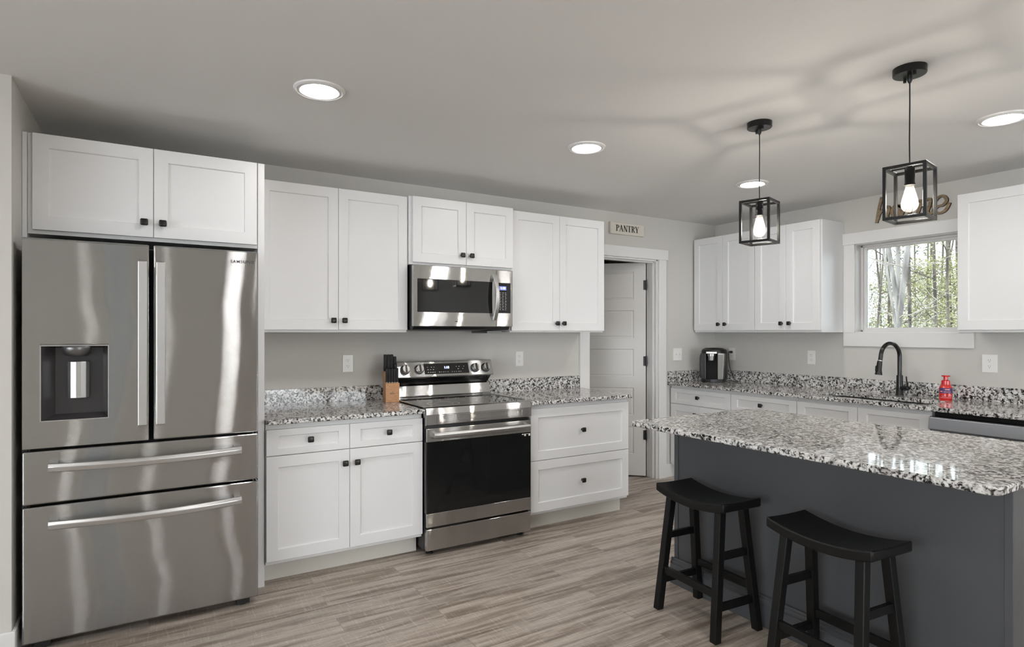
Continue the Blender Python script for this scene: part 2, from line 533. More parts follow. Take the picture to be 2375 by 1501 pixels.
def knob(parent, x, z, yf):
    m = MB()
    m.lathe([(0.010, 0), (0.007, -0.004), (0.006, -0.014), (0.010, -0.018)], (x, yf, z), 'y', 16)
    s = 0.0165
    r = 0.006
    def ring(h, q):
        pts = []
        for cx, cz, a0 in ((1, 1, 0), (-1, 1, 90), (-1, -1, 180), (1, -1, 270)):
            for k in range(4):
                t = math.radians(a0 + k * 30)
                pts.append((x + (cx * (s - r) + r * math.cos(t)) * q, yf + h, z + (cz * (s - r) + r * math.sin(t)) * q))
        return pts
    rings = [ring(-0.014, 0.55), ring(-0.019, 0.95), ring(-0.025, 1.0), ring(-0.029, 0.88), ring(-0.0305, 0.6)]
    n = 16
    vs = [p for rg in rings for p in rg]
    fs = [(k * n + i, k * n + (i + 1) % n, (k + 1) * n + (i + 1) % n, (k + 1) * n + i) for k in range(len(rings) - 1) for i in range(n)]
    fs += [tuple(range(n)), tuple((len(rings) - 1) * n + i for i in range(n))]
    m.add(vs, fs)
    return tag(m.build('knob', M['knob'], parent, smooth=True, angle=50), 'dark bronze square knob')

def front(name, root, x0, x1, z0, z1, yf, st=0.060, rl=0.062, kn=None, mat='white', t=0.019):
    o = framed_panel(x0, x1, z0, z1, yf, t, st, st, rl, rl, 0.0105, 0.0025).build(name, M[mat], root, bevel=0.0012)
    if kn:
        knob(o, kn[0], kn[1], yf)
    return o

# ------------------------------------------------------------------ key planes
YB, XR, CZ = 4.08, 4.87, 2.445     # fridge wall, window wall, ceiling
CT0, CT1 = 0.876, 0.903            # countertop underside, top
UB, UT = 1.372, 2.272              # wall cabinets

# ------------------------------------------------------------------ room shell
def wall_mesh(boxes):
    m = MB()
    for b in boxes: m.box(*b)
    return m
struct(MB().box(-3.9, 5.0, -4.75, 6.2, -0.12, 0.0).build('floor', M['floor']))
struct(MB().box(-3.9, 5.02, -4.75, 6.2, CZ, CZ + 0.12).build('ceiling', M['ceil']))
DX0, DX1, DH = 3.25, 4.07, 2.05     # pantry opening
struct(wall_mesh([(-0.60, DX0, YB, YB + 0.12, 0, CZ), (DX1, XR, YB, YB + 0.12, 0, CZ), (DX0, DX1, YB, YB + 0.12, DH, CZ)]).build('wall_back', M['wall']))
WY0, WY1, WZ0, WZ1 = 1.95, 2.69, 1.365, 2.085   # window opening
struct(wall_mesh([(XR, XR + 0.15, -4.75, WY0, 0, CZ), (XR, XR + 0.15, WY1, 6.2, 0, CZ), (XR, XR + 0.15, WY0, WY1, 0, WZ0), (XR, XR + 0.15, WY0, WY1, WZ1, CZ)]).build('wall_right', M['wall']))
struct(wall_mesh([(-0.60, -0.49, 3.22, YB, 0, CZ), (-3.8, -0.60, 3.22, 3.34, 0, CZ)]).build('wall_alcove', M['wall']))
struct(wall_mesh([(-3.9, -3.8, -4.75, -3.0, 0, CZ), (-3.9, -3.8, 1.6, 3.34, 0, CZ), (-3.9, -3.8, -3.0, 1.6, 0, 0.45), (-3.9, -3.8, -3.0, 1.6, 2.12, CZ)]).build('wall_left', M['wall']))
w3 = struct(wall_mesh([(-3.88, -3.82, -3.0, 1.6, 0.45, 0.51), (-3.88, -3.82, -3.0, 1.6, 2.06, 2.12)] + [(-3.88, -3.82, y_ - 0.03, y_ + 0.03, 0.51, 2.06) for y_ in (-2.97, -1.48, 0.05, 1.57)]).build('fill_window', M['trim']))  # unseen window, added for daylight fill on the island's stool side
MB().box(-3.852, -3.848, -3.0, 1.6, 0.5, 2.07).build('glass_pane', M['glassc'], w3)
# wall behind the camera with a narrow window and a glazed patio door
struct(wall_mesh([(-3.8, -0.74, -4.72, -4.6, 0, CZ), (-0.36, 1.9, -4.72, -4.6, 0, CZ), (4.5, XR, -4.72, -4.6, 0, CZ),
                  (-0.74, -0.36, -4.72, -4.6, 0, 0.3), (-0.74, -0.36, -4.72, -4.6, 2.1, CZ), (1.9, 4.5, -4.72, -4.6, 2.1, CZ)]).build('wall_front', M['wall']))
d3 = struct(MB().box(0.95, 1.80, -4.6, -4.56, 0.0, 2.05).build('reflected_door', M['brownd'], bevel=0.003))  # unseen door, added for the brown tone reflected in the refrigerator
MB().lathe([(0.028, -4.56), (0.028, -4.55), (0.012, -4.545), (0.012, -4.51), (0.028, -4.50), (0.03, -4.475), (0.02, -4.465)], (1.02, 0, 0.98), 'y', 20).build('door_knob', M['knob'], d3, smooth=True)
# pantry behind the door
struct(wall_mesh([(2.5, 2.6, YB + 0.12, 6.1, 0, CZ), (2.5, XR, 6.1, 6.2, 0, CZ)]).build('wall_pantry', M['wall']))

# baseboards
def baseboard(name, boxes):
    m = MB()
    for b in boxes: m.box(*b)
    struct(m.build(name, M['trim'], bevel=0.004))
baseboard('baseboard_left', [(-3.8, -0.476, 3.205, 3.22, 0, 0.125), (-0.49, -0.476, 3.22, 3.40, 0, 0.125)])
baseboard('baseboard_back', [(4.172, 4.29, YB - 0.014, YB, 0, 0.125)])
baseboard('baseboard_front', [(-3.8, 0.94, -4.6, -4.586, 0, 0.125), (4.51, XR, -4.6, -4.586, 0, 0.125)])
baseboard('baseboard_right', [(XR - 0.014, XR, -4.58, 0.78, 0, 0.125)])

# patio door and window behind the camera (daylight)
d2 = struct(wall_mesh([(1.9, 1.98, -4.69, -4.62, 0, 2.1), (4.42, 4.5, -4.69, -4.62, 0, 2.1), (3.14, 3.26, -4.69, -4.62, 0, 2.1),
                       (1.98, 4.42, -4.69, -4.62, 2.0, 2.1), (1.98, 4.42, -4.69, -4.62, 0.0, 0.12)]).build('door_2', M['trim'], bevel=0.003))
MB().box(1.98, 4.42, -4.657, -4.653, 0.12, 2.0).build('glass_pane', M['glassc'], d2)
w2 = struct(wall_mesh([(-0.74, -0.71, -4.69, -4.62, 0.3, 2.1), (-0.39, -0.36, -4.69, -4.62, 0.3, 2.1), (-0.71, -0.39, -4.69, -4.62, 2.06, 2.1), (-0.71, -0.39, -4.69, -4.62, 0.3, 0.34)]).build('window_2', M['trim']))
MB().box(-0.71, -0.39, -4.657, -4.653, 0.34, 2.06).build('glass_pane', M['glasst'], w2)

# window over the sink: frame, sash, glass, casing
wn1 = struct(wall_mesh([(XR, XR + 0.15, WY0, WY0 + 0.012, WZ0, WZ1), (XR, XR + 0.15, WY1 - 0.012, WY1, WZ0, WZ1),
                        (XR, XR + 0.15, WY0, WY1, WZ1 - 0.012, WZ1), (XR, XR + 0.15, WY0, WY1, WZ0, WZ0 + 0.012)]).build('window_1', M['trim'], bevel=0.0015))
a0, a1, b0, b1 = WY0 + 0.012, WY1 - 0.012, WZ0 + 0.012, WZ1 - 0.012
s = 0.032
sash = wall_mesh([(XR + 0.095, XR + 0.13, a0, a0 + s, b0, b1), (XR + 0.095, XR + 0.13, a1 - s, a1, b0, b1),
                  (XR + 0.095, XR + 0.13, a0 + s, a1 - s, b0, b0 + s), (XR + 0.095, XR + 0.13, a0 + s, a1 - s, b1 - s, b1),
                  (XR + 0.075, XR + 0.095, a0, a0 + 0.014, b0, b1), (XR + 0.075, XR + 0.095, a1 - 0.014, a1, b0, b1),
                  (XR + 0.075, XR + 0.095, a0, a1, b0, b0 + 0.014), (XR + 0.075, XR + 0.095, a0, a1, b1 - 0.014, b1)]).build('sash', M['trim'], wn1, bevel=0.001)
MB().box(XR + 0.108, XR + 0.112, a0 + s, a1 - s, b0 + s, b1 - s).build('glass_pane', M['glass'], wn1)
struct(wall_mesh([(XR - 0.018, XR, WY1 - 0.008, WY1 + 0.082, WZ0, WZ1 - 0.005), (XR - 0.018, XR, WY0 - 0.082, WY0 + 0.008, WZ0, WZ1 - 0.005),
                  (XR - 0.024, XR, WY0 - 0.098, WY1 + 0.098, WZ1 - 0.005, WZ1 + 0.088), (XR - 0.018, XR, WY0 - 0.082, WY1 + 0.082, WZ0 - 0.105, WZ0 + 0.006)
                  ]).build('trim_2', M['trim'], bevel=0.002))

# pantry door casing + jamb
struct(wall_mesh([(DX0 - 0.100, DX0 - 0.004, YB - 0.018, YB, 0, DH), (DX1 + 0.008, DX1 + 0.103, YB - 0.018, YB, 0, DH),
                  (DX0 - 0.12, DX1 + 0.122, YB - 0.024, YB, DH, DH + 0.095),
                  (DX0, DX0 + 0.016, YB - 0.004, YB + 0.125, 0, DH), (DX1 - 0.016, DX1, YB - 0.004, YB + 0.125, 0, DH), (DX0, DX1, YB - 0.004, YB + 0.125, DH - 0.016, DH),
                  (DX0 + 0.016, DX0 + 0.028, YB + 0.03, YB + 0.075, 0, DH - 0.016), (DX1 - 0.028, DX1 - 0.016, YB + 0.03, YB + 0.075, 0, DH - 0.016),
                  (DX0 + 0.016, DX1 - 0.016, YB + 0.03, YB + 0.075, DH - 0.028, DH - 0.016)]).build('trim_1', M['trim'], bevel=0.002))

# pantry door: five-panel slab swung into the pantry; local origin = hinge, slab runs along -x when closed
def panel_door():
    W, H, T = 0.765, 2.02, 0.035
    m = MB()
    st, zs = 0.112, []
    z = 0.215
    for k in range(5):
        zs.append((z, z + 0.262)); z += 0.262 + 0.106
    for face in (0, 1):
        y = -T if face == 0 else 0.0
        sgn = 1 if face == 0 else -1
        levels = [0.012] + [v for zz in zs for v in zz] + [0.012 + H]
        x0, x1 = -W, 0.0
        for k in range(len(levels) - 1):
            za, zb = levels[k], levels[k + 1]
            if k % 2 == 0:
                m.add([(x0, y, za), (x1, y, za), (x1, y, zb), (x0, y, zb)], [(0, 1, 2, 3)])
            else:
                xa, xb = x0 + st, x1 - st
                for q0, q1 in ((x0, xa), (xb, x1)):
                    m.add([(q0, y, za), (q1, y, za), (q1, y, zb), (q0, y, zb)], [(0, 1, 2, 3)])
                d, e, c = 0.007, 0.013, 0.004
                L = [(xa, xb, za, zb, 0), (xa + 0.004, xb - 0.004, za + 0.004, zb - 0.004, d), (xa + e, xb - e, za + e, zb - e, d),
                     (xa + e + 0.006, xb - e - 0.006, za + e + 0.006, zb - e - 0.006, c)]
                vs = []
                for (p, q, r, s_, dd) in L:
                    yy = y + sgn * dd
                    vs += [(p, yy, r), (q, yy, r), (q, yy, s_), (p, yy, s_)]
                fs = []
                for u in range(3):
                    for v in range(4):
                        fs.append((u * 4 + v, u * 4 + (v + 1) % 4, (u + 1) * 4 + (v + 1) % 4, (u + 1) * 4 + v))
                fs.append((12, 13, 14, 15))
                m.add(vs, fs)
    za, zb = 0.012, 0.012 + H
    m.add([(-W, -T, za), (-W, 0, za), (-W, 0, zb), (-W, -T, zb)], [(0, 1, 2, 3)])
    m.add([(0, -T, za), (0, 0, za), (0, 0, zb), (0, -T, zb)], [(0, 1, 2, 3)])
    m.add([(-W, -T, za), (0, -T, za), (0, 0, za), (-W, 0, za)], [(0, 1, 2, 3)])
    m.add([(-W, -T, zb), (0, -T, zb), (0, 0, zb), (-W, 0, zb)], [(0, 1, 2, 3)])
    return m
pd = panel_door().build('door_1', M['doorp'])
struct(pd)
bm = bmesh.new(); bm.from_mesh(pd.data); bmesh.ops.remove_doubles(bm, verts=bm.verts, dist=1e-5); bmesh.ops.recalc_face_normals(bm, faces=bm.faces); bm.to_mesh(pd.data); bm.free()
pd.location = (DX1 - 0.022, YB + 0.128, 0)
DOOR_A = -44
pd.rotation_euler = (0, 0, math.radians(DOOR_A))
for hz in (0.40, 1.10, 1.82):
    h = MB()
    h.box(-0.004, 0.0, -0.036, -0.001, hz - 0.045, hz + 0.045)
    h.lathe([(0.0075, hz - 0.047), (0.0075, hz + 0.047)], (0.004, -0.040, 0), 'z', 12)
    h.box(-0.022, 0.004, -0.0405, -0.0360, hz - 0.045, hz + 0.045)
    tag(h.build('hinge', M['black'], pd, smooth=True), 'black hinge')

# ------------------------------------------------------------------ refrigerator
fr = thing('refrigerator', 'stainless steel French door refrigerator with two bottom drawers and water dispenser', 'refrigerator', (0.006, 3.24, 0))
FX0, FX1 = -0.466, 0.466
MB().box(FX0 + 0.01, FX1 - 0.01, 0.075, 0.78, 0.045, 1.765).build('body', M['dsteel'], fr, bevel=0.004)
MB().box(FX0 + 0.02, FX1 - 0.02, 0.055, 0.080, 0.05, 1.760).build('gasket', M['gap'], fr)
dl = framed_panel(FX0, -0.004, 0.872, 1.777, 0.0, 0.06, 0.064, 0.158, 0.118, 0.464, 0.052).build('door', M['steel'], fr, bevel=0.007, seg=3)
dr = MB().box(0.012, FX1, 0.0, 0.06, 0.872, 1.777).build('door', M['steel'], fr, bevel=0.007, seg=3)
# dispenser
dx0, dx1, dz0, dz1 = FX0 + 0.064, -0.004 - 0.158, 0.872 + 0.118, 1.777 - 0.464
ln = MB()
y1 = 0.050
ln.add([(dx0, -0.001, dz0), (dx1, -0.001, dz0), (dx1, -0.001, dz1), (dx0, -0.001, dz1),
        (dx0 + 0.045, y1, dz0 + 0.022), (dx1 - 0.022, y1, dz0 + 0.022), (dx1 - 0.022, y1, dz1 - 0.01), (dx0 + 0.045, y1, dz1 - 0.01)],
       [(0, 1, 5, 4), (1, 2, 6, 5), (2, 3, 7, 6), (3, 0, 4, 7), (4, 5, 6, 7)])
dsp = tag(ln.build('dispenser', M['liner'], dl), 'dark glossy water dispenser recess')
rim = MB()
for b in ((dx0 - 0.003, dx0 + 0.001, dz0 - 0.003, dz1 + 0.003), (dx1 - 0.001, dx1 + 0.003, dz0 - 0.003, dz1 + 0.003), (dx0, dx1, dz0 - 0.003, dz0 + 0.001), (dx0, dx1, dz1 - 0.001, dz1 + 0.003)):
    rim.box(b[0], b[1], -0.003, 0.002, b[2], b[3])
rim.build('dispenser_rim', M['bar'], dl)
pcx = (dx0 + dx1) / 2 + 0.010
MB().lathe([(0.036, 1.268), (0.052, 1.282), (0.056, 1.298), (0.056, 1.306), (0.052, 1.311)], (pcx - 0.005, 0.022, 0), 'z', 32).build('dispenser_nozzle', M['dsteel'], dl, smooth=True)
pad = MB()
pad.prism([(pcx - 0.040, 0.034), (pcx - 0.028, 0.014), (pcx - 0.008, 0.006), (pcx + 0.010, 0.006), (pcx + 0.028, 0.014), (pcx + 0.040, 0.034)], 'z', 1.082, 1.243)
tag(pad.build('dispenser_paddle', M['bar'], dl, bevel=0.002), 'bright steel paddle')
def fridge_vhandle(parent, xc):
    m = MB()
    m.prism([(xc - 0.018, -0.062), (xc + 0.018, -0.062), (xc + 0.018, -0.048), (xc - 0.018, -0.048)], 'z', 0.950, 1.695)
    for z in (0.985, 1.66):
        m.box(xc - 0.010, xc + 0.010, -0.050, 0.0, z - 0.022, z + 0.022)
    return tag(m.build('handle', M['bar'], parent, bevel=0.003), 'flat vertical steel bar handle')
fridge_vhandle(dl, -0.030)
fridge_vhandle(dr, 0.041)
text_mesh('SAMSUNG', 0.020, 0.0004, (0.392, -0.0006, 1.722), (PI / 2, 0, 0), M['mark'], 'logo', dr, spacing=1.15, sx=1.08)
def fridge_drawer(z0, z1, hz):
    d = MB().box(FX0, FX1, 0.0, 0.06, z0, z1).build('drawer', M['steel'], fr, bevel=0.007, seg=3)
    pts = []
    for k in range(25):
        t = k / 24
        u = 2 * t - 1
        out = 0.026 + 0.030 * (1 - u * u)
        pts.append((-0.374 + 0.760 * t, -out, hz - 0.004 * (1 - u * u)))
    m = MB().sweep(pts, [(-0.008, -0.016), (0.008, -0.017), (0.011, 0.004), (0.004, 0.017), (-0.008, 0.017)])
    for x in (-0.372, 0.384):
        s_ = 1 if x < 0 else -1
        m.box(x, x + s_ * 0.03, -0.022, 0.0, hz - 0.016, hz + 0.016)
    tag(m.build('handle', M['bar'], d, bevel=0.002, smooth=True, angle=25), 'long bowed steel handle')
    return d
fridge_drawer(0.634, 0.862, 0.792)
fridge_drawer(0.042, 0.624, 0.545)
for x in (-0.40, 0.40):
    MB().box(x - 0.03, x + 0.03, 0.03, 0.10, 0.008, 0.05).lathe([(0.022, 0.0), (0.022, 0.010), (0.010, 0.014), (0.010, 0.045)], (x, 0.06, 0), 'z', 16).build('foot', M['black'], fr, bevel=0.001)

# ------------------------------------------------------------------ fridge surround
tag(MB().box(-0.489, -0.471, 3.455, YB, 0, UT + 0.008).build('end_panel', M['white'], bevel=0.001), 'tall white end panel on the left of the refrigerator', 'cabinet panel')
tag(MB().box(0.500, 0.5335, 3.450, YB, 0, UT + 0.008).build('end_panel', M['white'], bevel=0.001), 'tall white end panel between refrigerator and the drawers', 'cabinet panel')
def wall_cab(name, label, loc, rz, W, depth, z0, z1, doors, kz, kinset, door_z, filler=None, gapx=0.0):
    """local: x right, y into the wall, front of the doors at y=0"""
    r = thing(name, label, 'cabinet', loc, rz)
    b = MB().box(0, W, 0.0205, depth, z0, z1)
    b.build('body', M['white'], r, bevel=0.0012)
    for (a, c, side) in doors:
        kx = c - kinset if side == 'r' else a + kinset
        front('door', r, a, c, door_z[0], door_z[1], 0.0, kn=(kx, kz))
    return r
# over the fridge
c = wall_cab('wall_cabinet', 'short wide white two-door cabinet above the refrigerator', (-0.470, 3.440, 0), 0, 0.969, 0.63, 1.822, UT + 0.008,
         [(0.019, 0.489, 'r'), (0.4915, 0.965, 'l')], 1.910, 0.038, (1.840, UT + 0.006))
# left of microwave
wall_cab('wall_cabinet', 'tall white two-door wall cabinet between refrigerator and microwave', (0.536, 3.746, 0), 0, 0.931, YB - 3.746, UB, UT,
         [(0.012, 0.4735, 'r'), (0.476, 0.929, 'l')], 1.446, 0.033, (UB + 0.016, UT - 0.002))
wall_cab('wall_cabinet', 'short white two-door wall cabinet directly above the microwave', (1.470, 3.708, 0), 0, 0.794, YB - 3.708, 1.822, UT + 0.004,
         [(0.019, 0.411, 'r'), (0.4135, 0.792, 'l')], 1.903, 0.034, (1.838, UT + 0.002))
wall_cab('wall_cabinet', 'tall white two-door wall cabinet between microwave and pantry door', (2.268, 3.746, 0), 0, 0.882, YB - 3.746, UB, UT,
         [(0.004, 0.4365, 'r'), (0.439, 0.880, 'l')], 1.441, 0.030, (UB + 0.012, UT - 0.004))
XU = XR - 0.328
wall_cab('wall_cabinet', 'narrow white two-door wall cabinet in the corner above the coffee maker', (XU, 4.064, 0), -PI / 2, 0.686, 0.328, UB, UT,
         [(0.006, 0.340, 'r'), (0.3425, 0.684, 'l')], 1.447, 0.036, (UB + 0.018, UT - 0.002))
wall_cab('wall_cabinet', 'narrow white two-door wall cabinet left of the window', (XU, 3.377, 0), -PI / 2, 0.604, 0.328, UB, UT,
         [(0.002, 0.300, 'r'), (0.3025, 0.594, 'l')], 1.447, 0.036, (UB + 0.018, UT - 0.002))
wall_cab('wall_cabinet', 'white wall cabinet right of the window, cut by the frame edge', (XU, 1.840, 0), -PI / 2, 0.914, 0.328, UB, UT + 0.004,
         [(0.002, 0.456, 'r'), (0.4585, 0.912, 'l')], 1.447, 0.036, (UB + 0.016, UT + 0.002))

# ------------------------------------------------------------------ base cabinets
def base_cab(label, loc, rz, x0, x1, depth, drawers, doors, toe_x=None, toe_y=0.10, side_r=False):
    r = thing('base_cabinet', label, 'cabinet', loc, rz)
    depth -= 0.025
    MB().box(x0, x1, 0.0205, depth, 0.115, CT0 - 0.001).build('body', M['white'], r, bevel=0.0012)
    tx0, tx1 = toe_x or (x0, x1)
    MB().box(tx0, tx1, toe_y, depth, 0.0, 0.115).build('toe_kick', M['toe'], r)
    for (a, b, z0, z1, kn, rl) in drawers:
        front('drawer', r, a, b, z0, z1, 0.0, st=0.062, rl=rl, kn=kn)
    for (a, b, z0, z1, kn) in doors:
        front('door', r, a, b, z0, z1, 0.0, kn=kn)
    return r
FY = 3.418
base_cab('white base cabinet with two drawers over two doors left of the range', (0, FY, 0), 0, 0.536, 1.437, YB - FY, 
         [(0.538, 0.9855, 0.706, 0.846, (0.765, 0.781), 0.036), (0.988, 1.435, 0.706, 0.846, (1.217, 0.781), 0.036)],
         [(0.538, 0.9855, 0.136, 0.702, (0.957, 0.626)), (0.988, 1.435, 0.136, 0.702, (1.026, 0.626))], toe_x=(0.536, 1.437), toe_y=0.11)
base_cab('white base cabinet with two deep drawers between the range and pantry door', (0, FY, 0), 0, 2.225, 3.112, YB - FY,
         [(2.227, 3.110, 0.490, 0.846, (2.668, 0.674), 0.062), (2.227, 3.110, 0.136, 0.486, (2.668, 0.311), 0.062)], [], toe_x=(2.225, 3.112), toe_y=0.10)
XF = 4.228
def wb(y):     # local x of a world y on the window wall units (root at y = 4.078)
    return 4.074 - y
base_cab('white corner base cabinet below the coffee maker', (XF, 4.074, 0), -PI / 2, 0.002, wb(3.380), XR - XF,
         [(wb(4.062), wb(3.3815), 0.706, 0.846, (wb(3.728), 0.781), 0.036)],
         [(wb(4.062), wb(3.723), 0.136, 0.702, (wb(3.755), 0.626)), (wb(3.720), wb(3.3815), 0.136, 0.702, (wb(3.688), 0.626))], toe_y=0.08)
base_cab('white single-drawer base cabinet left of the sink cabinet', (XF, 4.074, 0), -PI / 2, wb(3.3785), wb(2.774), XR - XF,
         [(wb(3.376), wb(2.776), 0.706, 0.846, (wb(3.080), 0.781), 0.036)],
         [(wb(3.376), wb(3.077), 0.136, 0.702, (wb(3.11), 0.626)), (wb(3.074), wb(2.776), 0.136, 0.702, (wb(3.04), 0.626))], toe_y=0.08)
sb = thing('base_cabinet', 'white sink base cabinet with two knobless false drawer fronts', 'cabinet', (XF, 4.074, 0), -PI / 2)
q0, q1 = wb(2.7725), wb(1.8595)
sbm = MB()
sbm.box(q0, q0 + 0.018, 0.0205, XR - XF - 0.025, 0.115, CT0 - 0.001).box(q1 - 0.018, q1, 0.0205, XR - XF - 0.025, 0.115, CT0 - 0.001)
sbm.box(q0 + 0.018, q1 - 0.018, 0.0205, XR - XF - 0.025, 0.115, 0.133).box(q0 + 0.018, q1 - 0.018, 0.0205, 0.039, 0.133, CT0 - 0.001)
sbm.build('body', M['white'], sb)
MB().box(q0, q1, 0.08, XR - XF - 0.025, 0, 0.115).build('toe_kick', M['toe'], sb)
for a, b, kx in ((wb(2.771), wb(2.3165), wb(2.35)), (wb(2.3135), wb(1.861), wb(2.28))):
    front('false_drawer_front', sb, a, b, 0.706, 0.846, 0.0, st=0.062, rl=0.036)
    front('door', sb, a, b, 0.136, 0.702, 0.0, kn=(kx, 0.626))
base_cab('white base cabinet past the dishwasher, beyond the frame', (XF, 4.074, 0), -PI / 2, wb(1.238), wb(0.78), XR - XF,
         [(wb(1.236), wb(0.782), 0.706, 0.846, (wb(1.01), 0.781), 0.036)], [(wb(1.236), wb(0.782), 0.136, 0.702, (wb(1.20), 0.626))], toe_y=0.08)

# dishwasher
dw = thing('dishwasher', 'stainless dishwasher with wide bar handle under the granite, right of the sink', 'dishwasher', (XF, 4.074, 0), -PI / 2)
d0, d1 = wb(1.851), wb(1.246)
MB().box(d0 + 0.004, d1 - 0.004, 0.03, XR - XF - 0.02, 0.02, 0.868).build('body', M['gap'], dw)
dd = MB().box(d0, d1, -0.012, 0.03, 0.11, 0.770).build('door', M['steel2'], dw, bevel=0.003)
tag(MB().box(d0, d1, 0.010, 0.03, 0.772, 0.845).build('control_strip', M['bglass'], dw), 'black recessed control strip')
hb = MB()
hb.prism([(-0.062, 0.768), (-0.050, 0.842), (-0.030, 0.846), (-0.030, 0.768)], 'x', d0 + 0.004, d1 - 0.004)
hb.box(d0 + 0.03, d0 + 0.06, -0.03, 0.012, 0.78, 0.80).box(d1 - 0.06, d1 - 0.03, -0.03, 0.012, 0.78, 0.80)
tag(hb.build('handle', M['steel2'], dd, bevel=0.004), 'wide flat steel pull bar')
MB().box(d0 + 0.01, d1 - 0.01, 0.05, 0.10, 0.0, 0.11).build('toe_kick', M['black'], dw)

# ------------------------------------------------------------------ countertops
def rounded_rect(x0, x1, y0, y1, r, corners=(1, 1, 1, 1), n=6):
    pts = []
    for k, (cx, cy, a0) in enumerate(((x1, y1, 0), (x0, y1, 90), (x0, y0, 180), (x1, y0, 270))):
        rr = r if corners[k] else 0.0
        sx = -1 if cx == x1 else 1
        sy = -1 if cy == y1 else 1
        if rr == 0:
            pts.append((cx, cy)); continue
        for i in range(n + 1):
            t = math.radians(a0 + 90 * i / n)
            pts.append((cx + sx * rr + rr * math.cos(t), cy + sy * rr + rr * math.sin(t)))
    return pts
def slab(poly, z0=CT0, z1=CT1):
    return MB().prism(poly, 'z', z0, z1)
ct = slab([(0.536, 3.385), (1.441, 3.385), (1.441, YB), (0.536, YB)]).build('countertop', M['granite'], bevel=0.006, seg=3)
tag(ct, 'short granite countertop between refrigerator panel and range', 'countertop')
MB().box(0.536, 1.441, YB - 0.020, YB, CT1, 1.003).build('backsplash', M['granite'], ct, bevel=0.001)
ct = slab(rounded_rect(2.212, 3.135, 3.385, YB - 0.02, 0.02, (1, 0, 0, 1))).build('countertop', M['granite'], bevel=0.006, seg=3)
tag(ct, 'granite countertop on the right of the range by the pantry door', 'countertop')
MB().box(2.212, 3.142, YB - 0.020, YB, CT0, 1.003).build('backsplash', M['granite'], ct, bevel=0.001)
# window wall counter with sink cut-out
SX0, SX1, SY0, SY1 = 4.30, 4.62, 1.92, 2.68
CE, C0 = 4.198, 0.76
cm = MB()
outer = [(CE, C0), (XR, C0), (XR, YB), (CE, YB)]
inner = rounded_rect(SX0, SX1, SY0, SY1, 0.05, n=5)     # starts at (x1,y1) corner, ccw
def ring_slab(m, outer, inner, z0, z1):
    bmx = bmesh.new()
    def loop(pts, z):
        vs = [bmx.verts.new((p[0], p[1], z)) for p in pts]
        return vs, [bmx.edges.new((vs[i], vs[(i + 1) % len(vs)])) for i in range(len(vs))]
    for z in (z0, z1):
        ov, oe = loop(outer, z); iv, ie = loop(inner, z)
        bmesh.ops.triangle_fill(bmx, edges=oe + ie, use_beauty=True)
        if z == z0: b_o, b_i = ov, iv
        else: t_o, t_i = ov, iv
    for bb, tt in ((b_o, t_o), (b_i, t_i)):
        for i in range(len(bb)):
            j = (i + 1) % len(bb)
            bmx.faces.new((bb[i], bb[j], tt[j], tt[i]))
    bmesh.ops.dissolve_limit(bmx, angle_limit=0.01, verts=bmx.verts, edges=bmx.edges)
    me = bpy.data.meshes.new('t'); bmx.to_mesh(me)
    vs = [v.co.copy() for v in me.vertices]; fs = [tuple(p.vertices) for p in me.polygons]
    bmx.free(); bpy.data.meshes.remove(me)
    m.add(vs, fs)
ring_slab(cm, outer, inner, CT0, CT1)
ct = cm.build('countertop', M['granite'], bevel=0.004, seg=2)
tag(ct, 'long granite countertop under the window with the undermount sink', 'countertop')
MB().box(XR - 0.020, XR, C0, YB - 0.020, CT1, 1.003).build('backsplash', M['granite'], ct, bevel=0.001)
MB().box(CE + 0.006, XR, YB - 0.020, YB, CT1, 1.003).build('side_splash', M['granite'], ct, bevel=0.001)
# sink
sk = MB()
ip = rounded_rect(SX0 - 0.004, SX1 + 0.004, SY0 - 0.004, SY1 + 0.004, 0.052, n=5)
ib = rounded_rect(SX0 + 0.02, SX1 - 0.02, SY0 + 0.02, SY1 - 0.02, 0.045, n=5)
n = len(ip)
sk.add([(p[0], p[1], CT0 - 0.002) for p in ip] + [(p[0], p[1], 0.70) for p in ib], [(i, (i + 1) % n, (i + 1) % n + n, i + n) for i in range(n)] + [tuple(range(n, 2 * n))])
so = sk.build('sink', M['sink'], smooth=True)
md = so.modifiers.new('solid', 'SOLIDIFY'); md.thickness = 0.0015; md.offset = 1
tag(so, 'stainless undermount sink basin below the window', 'sink')
MB().lathe([(0.045, 0.7015), (0.045, 0.7045), (0.03, 0.7045), (0.012, 0.703)], (4.47, 2.30, 0), 'z', 24).build('drain', M['chrome'], so, smooth=True)

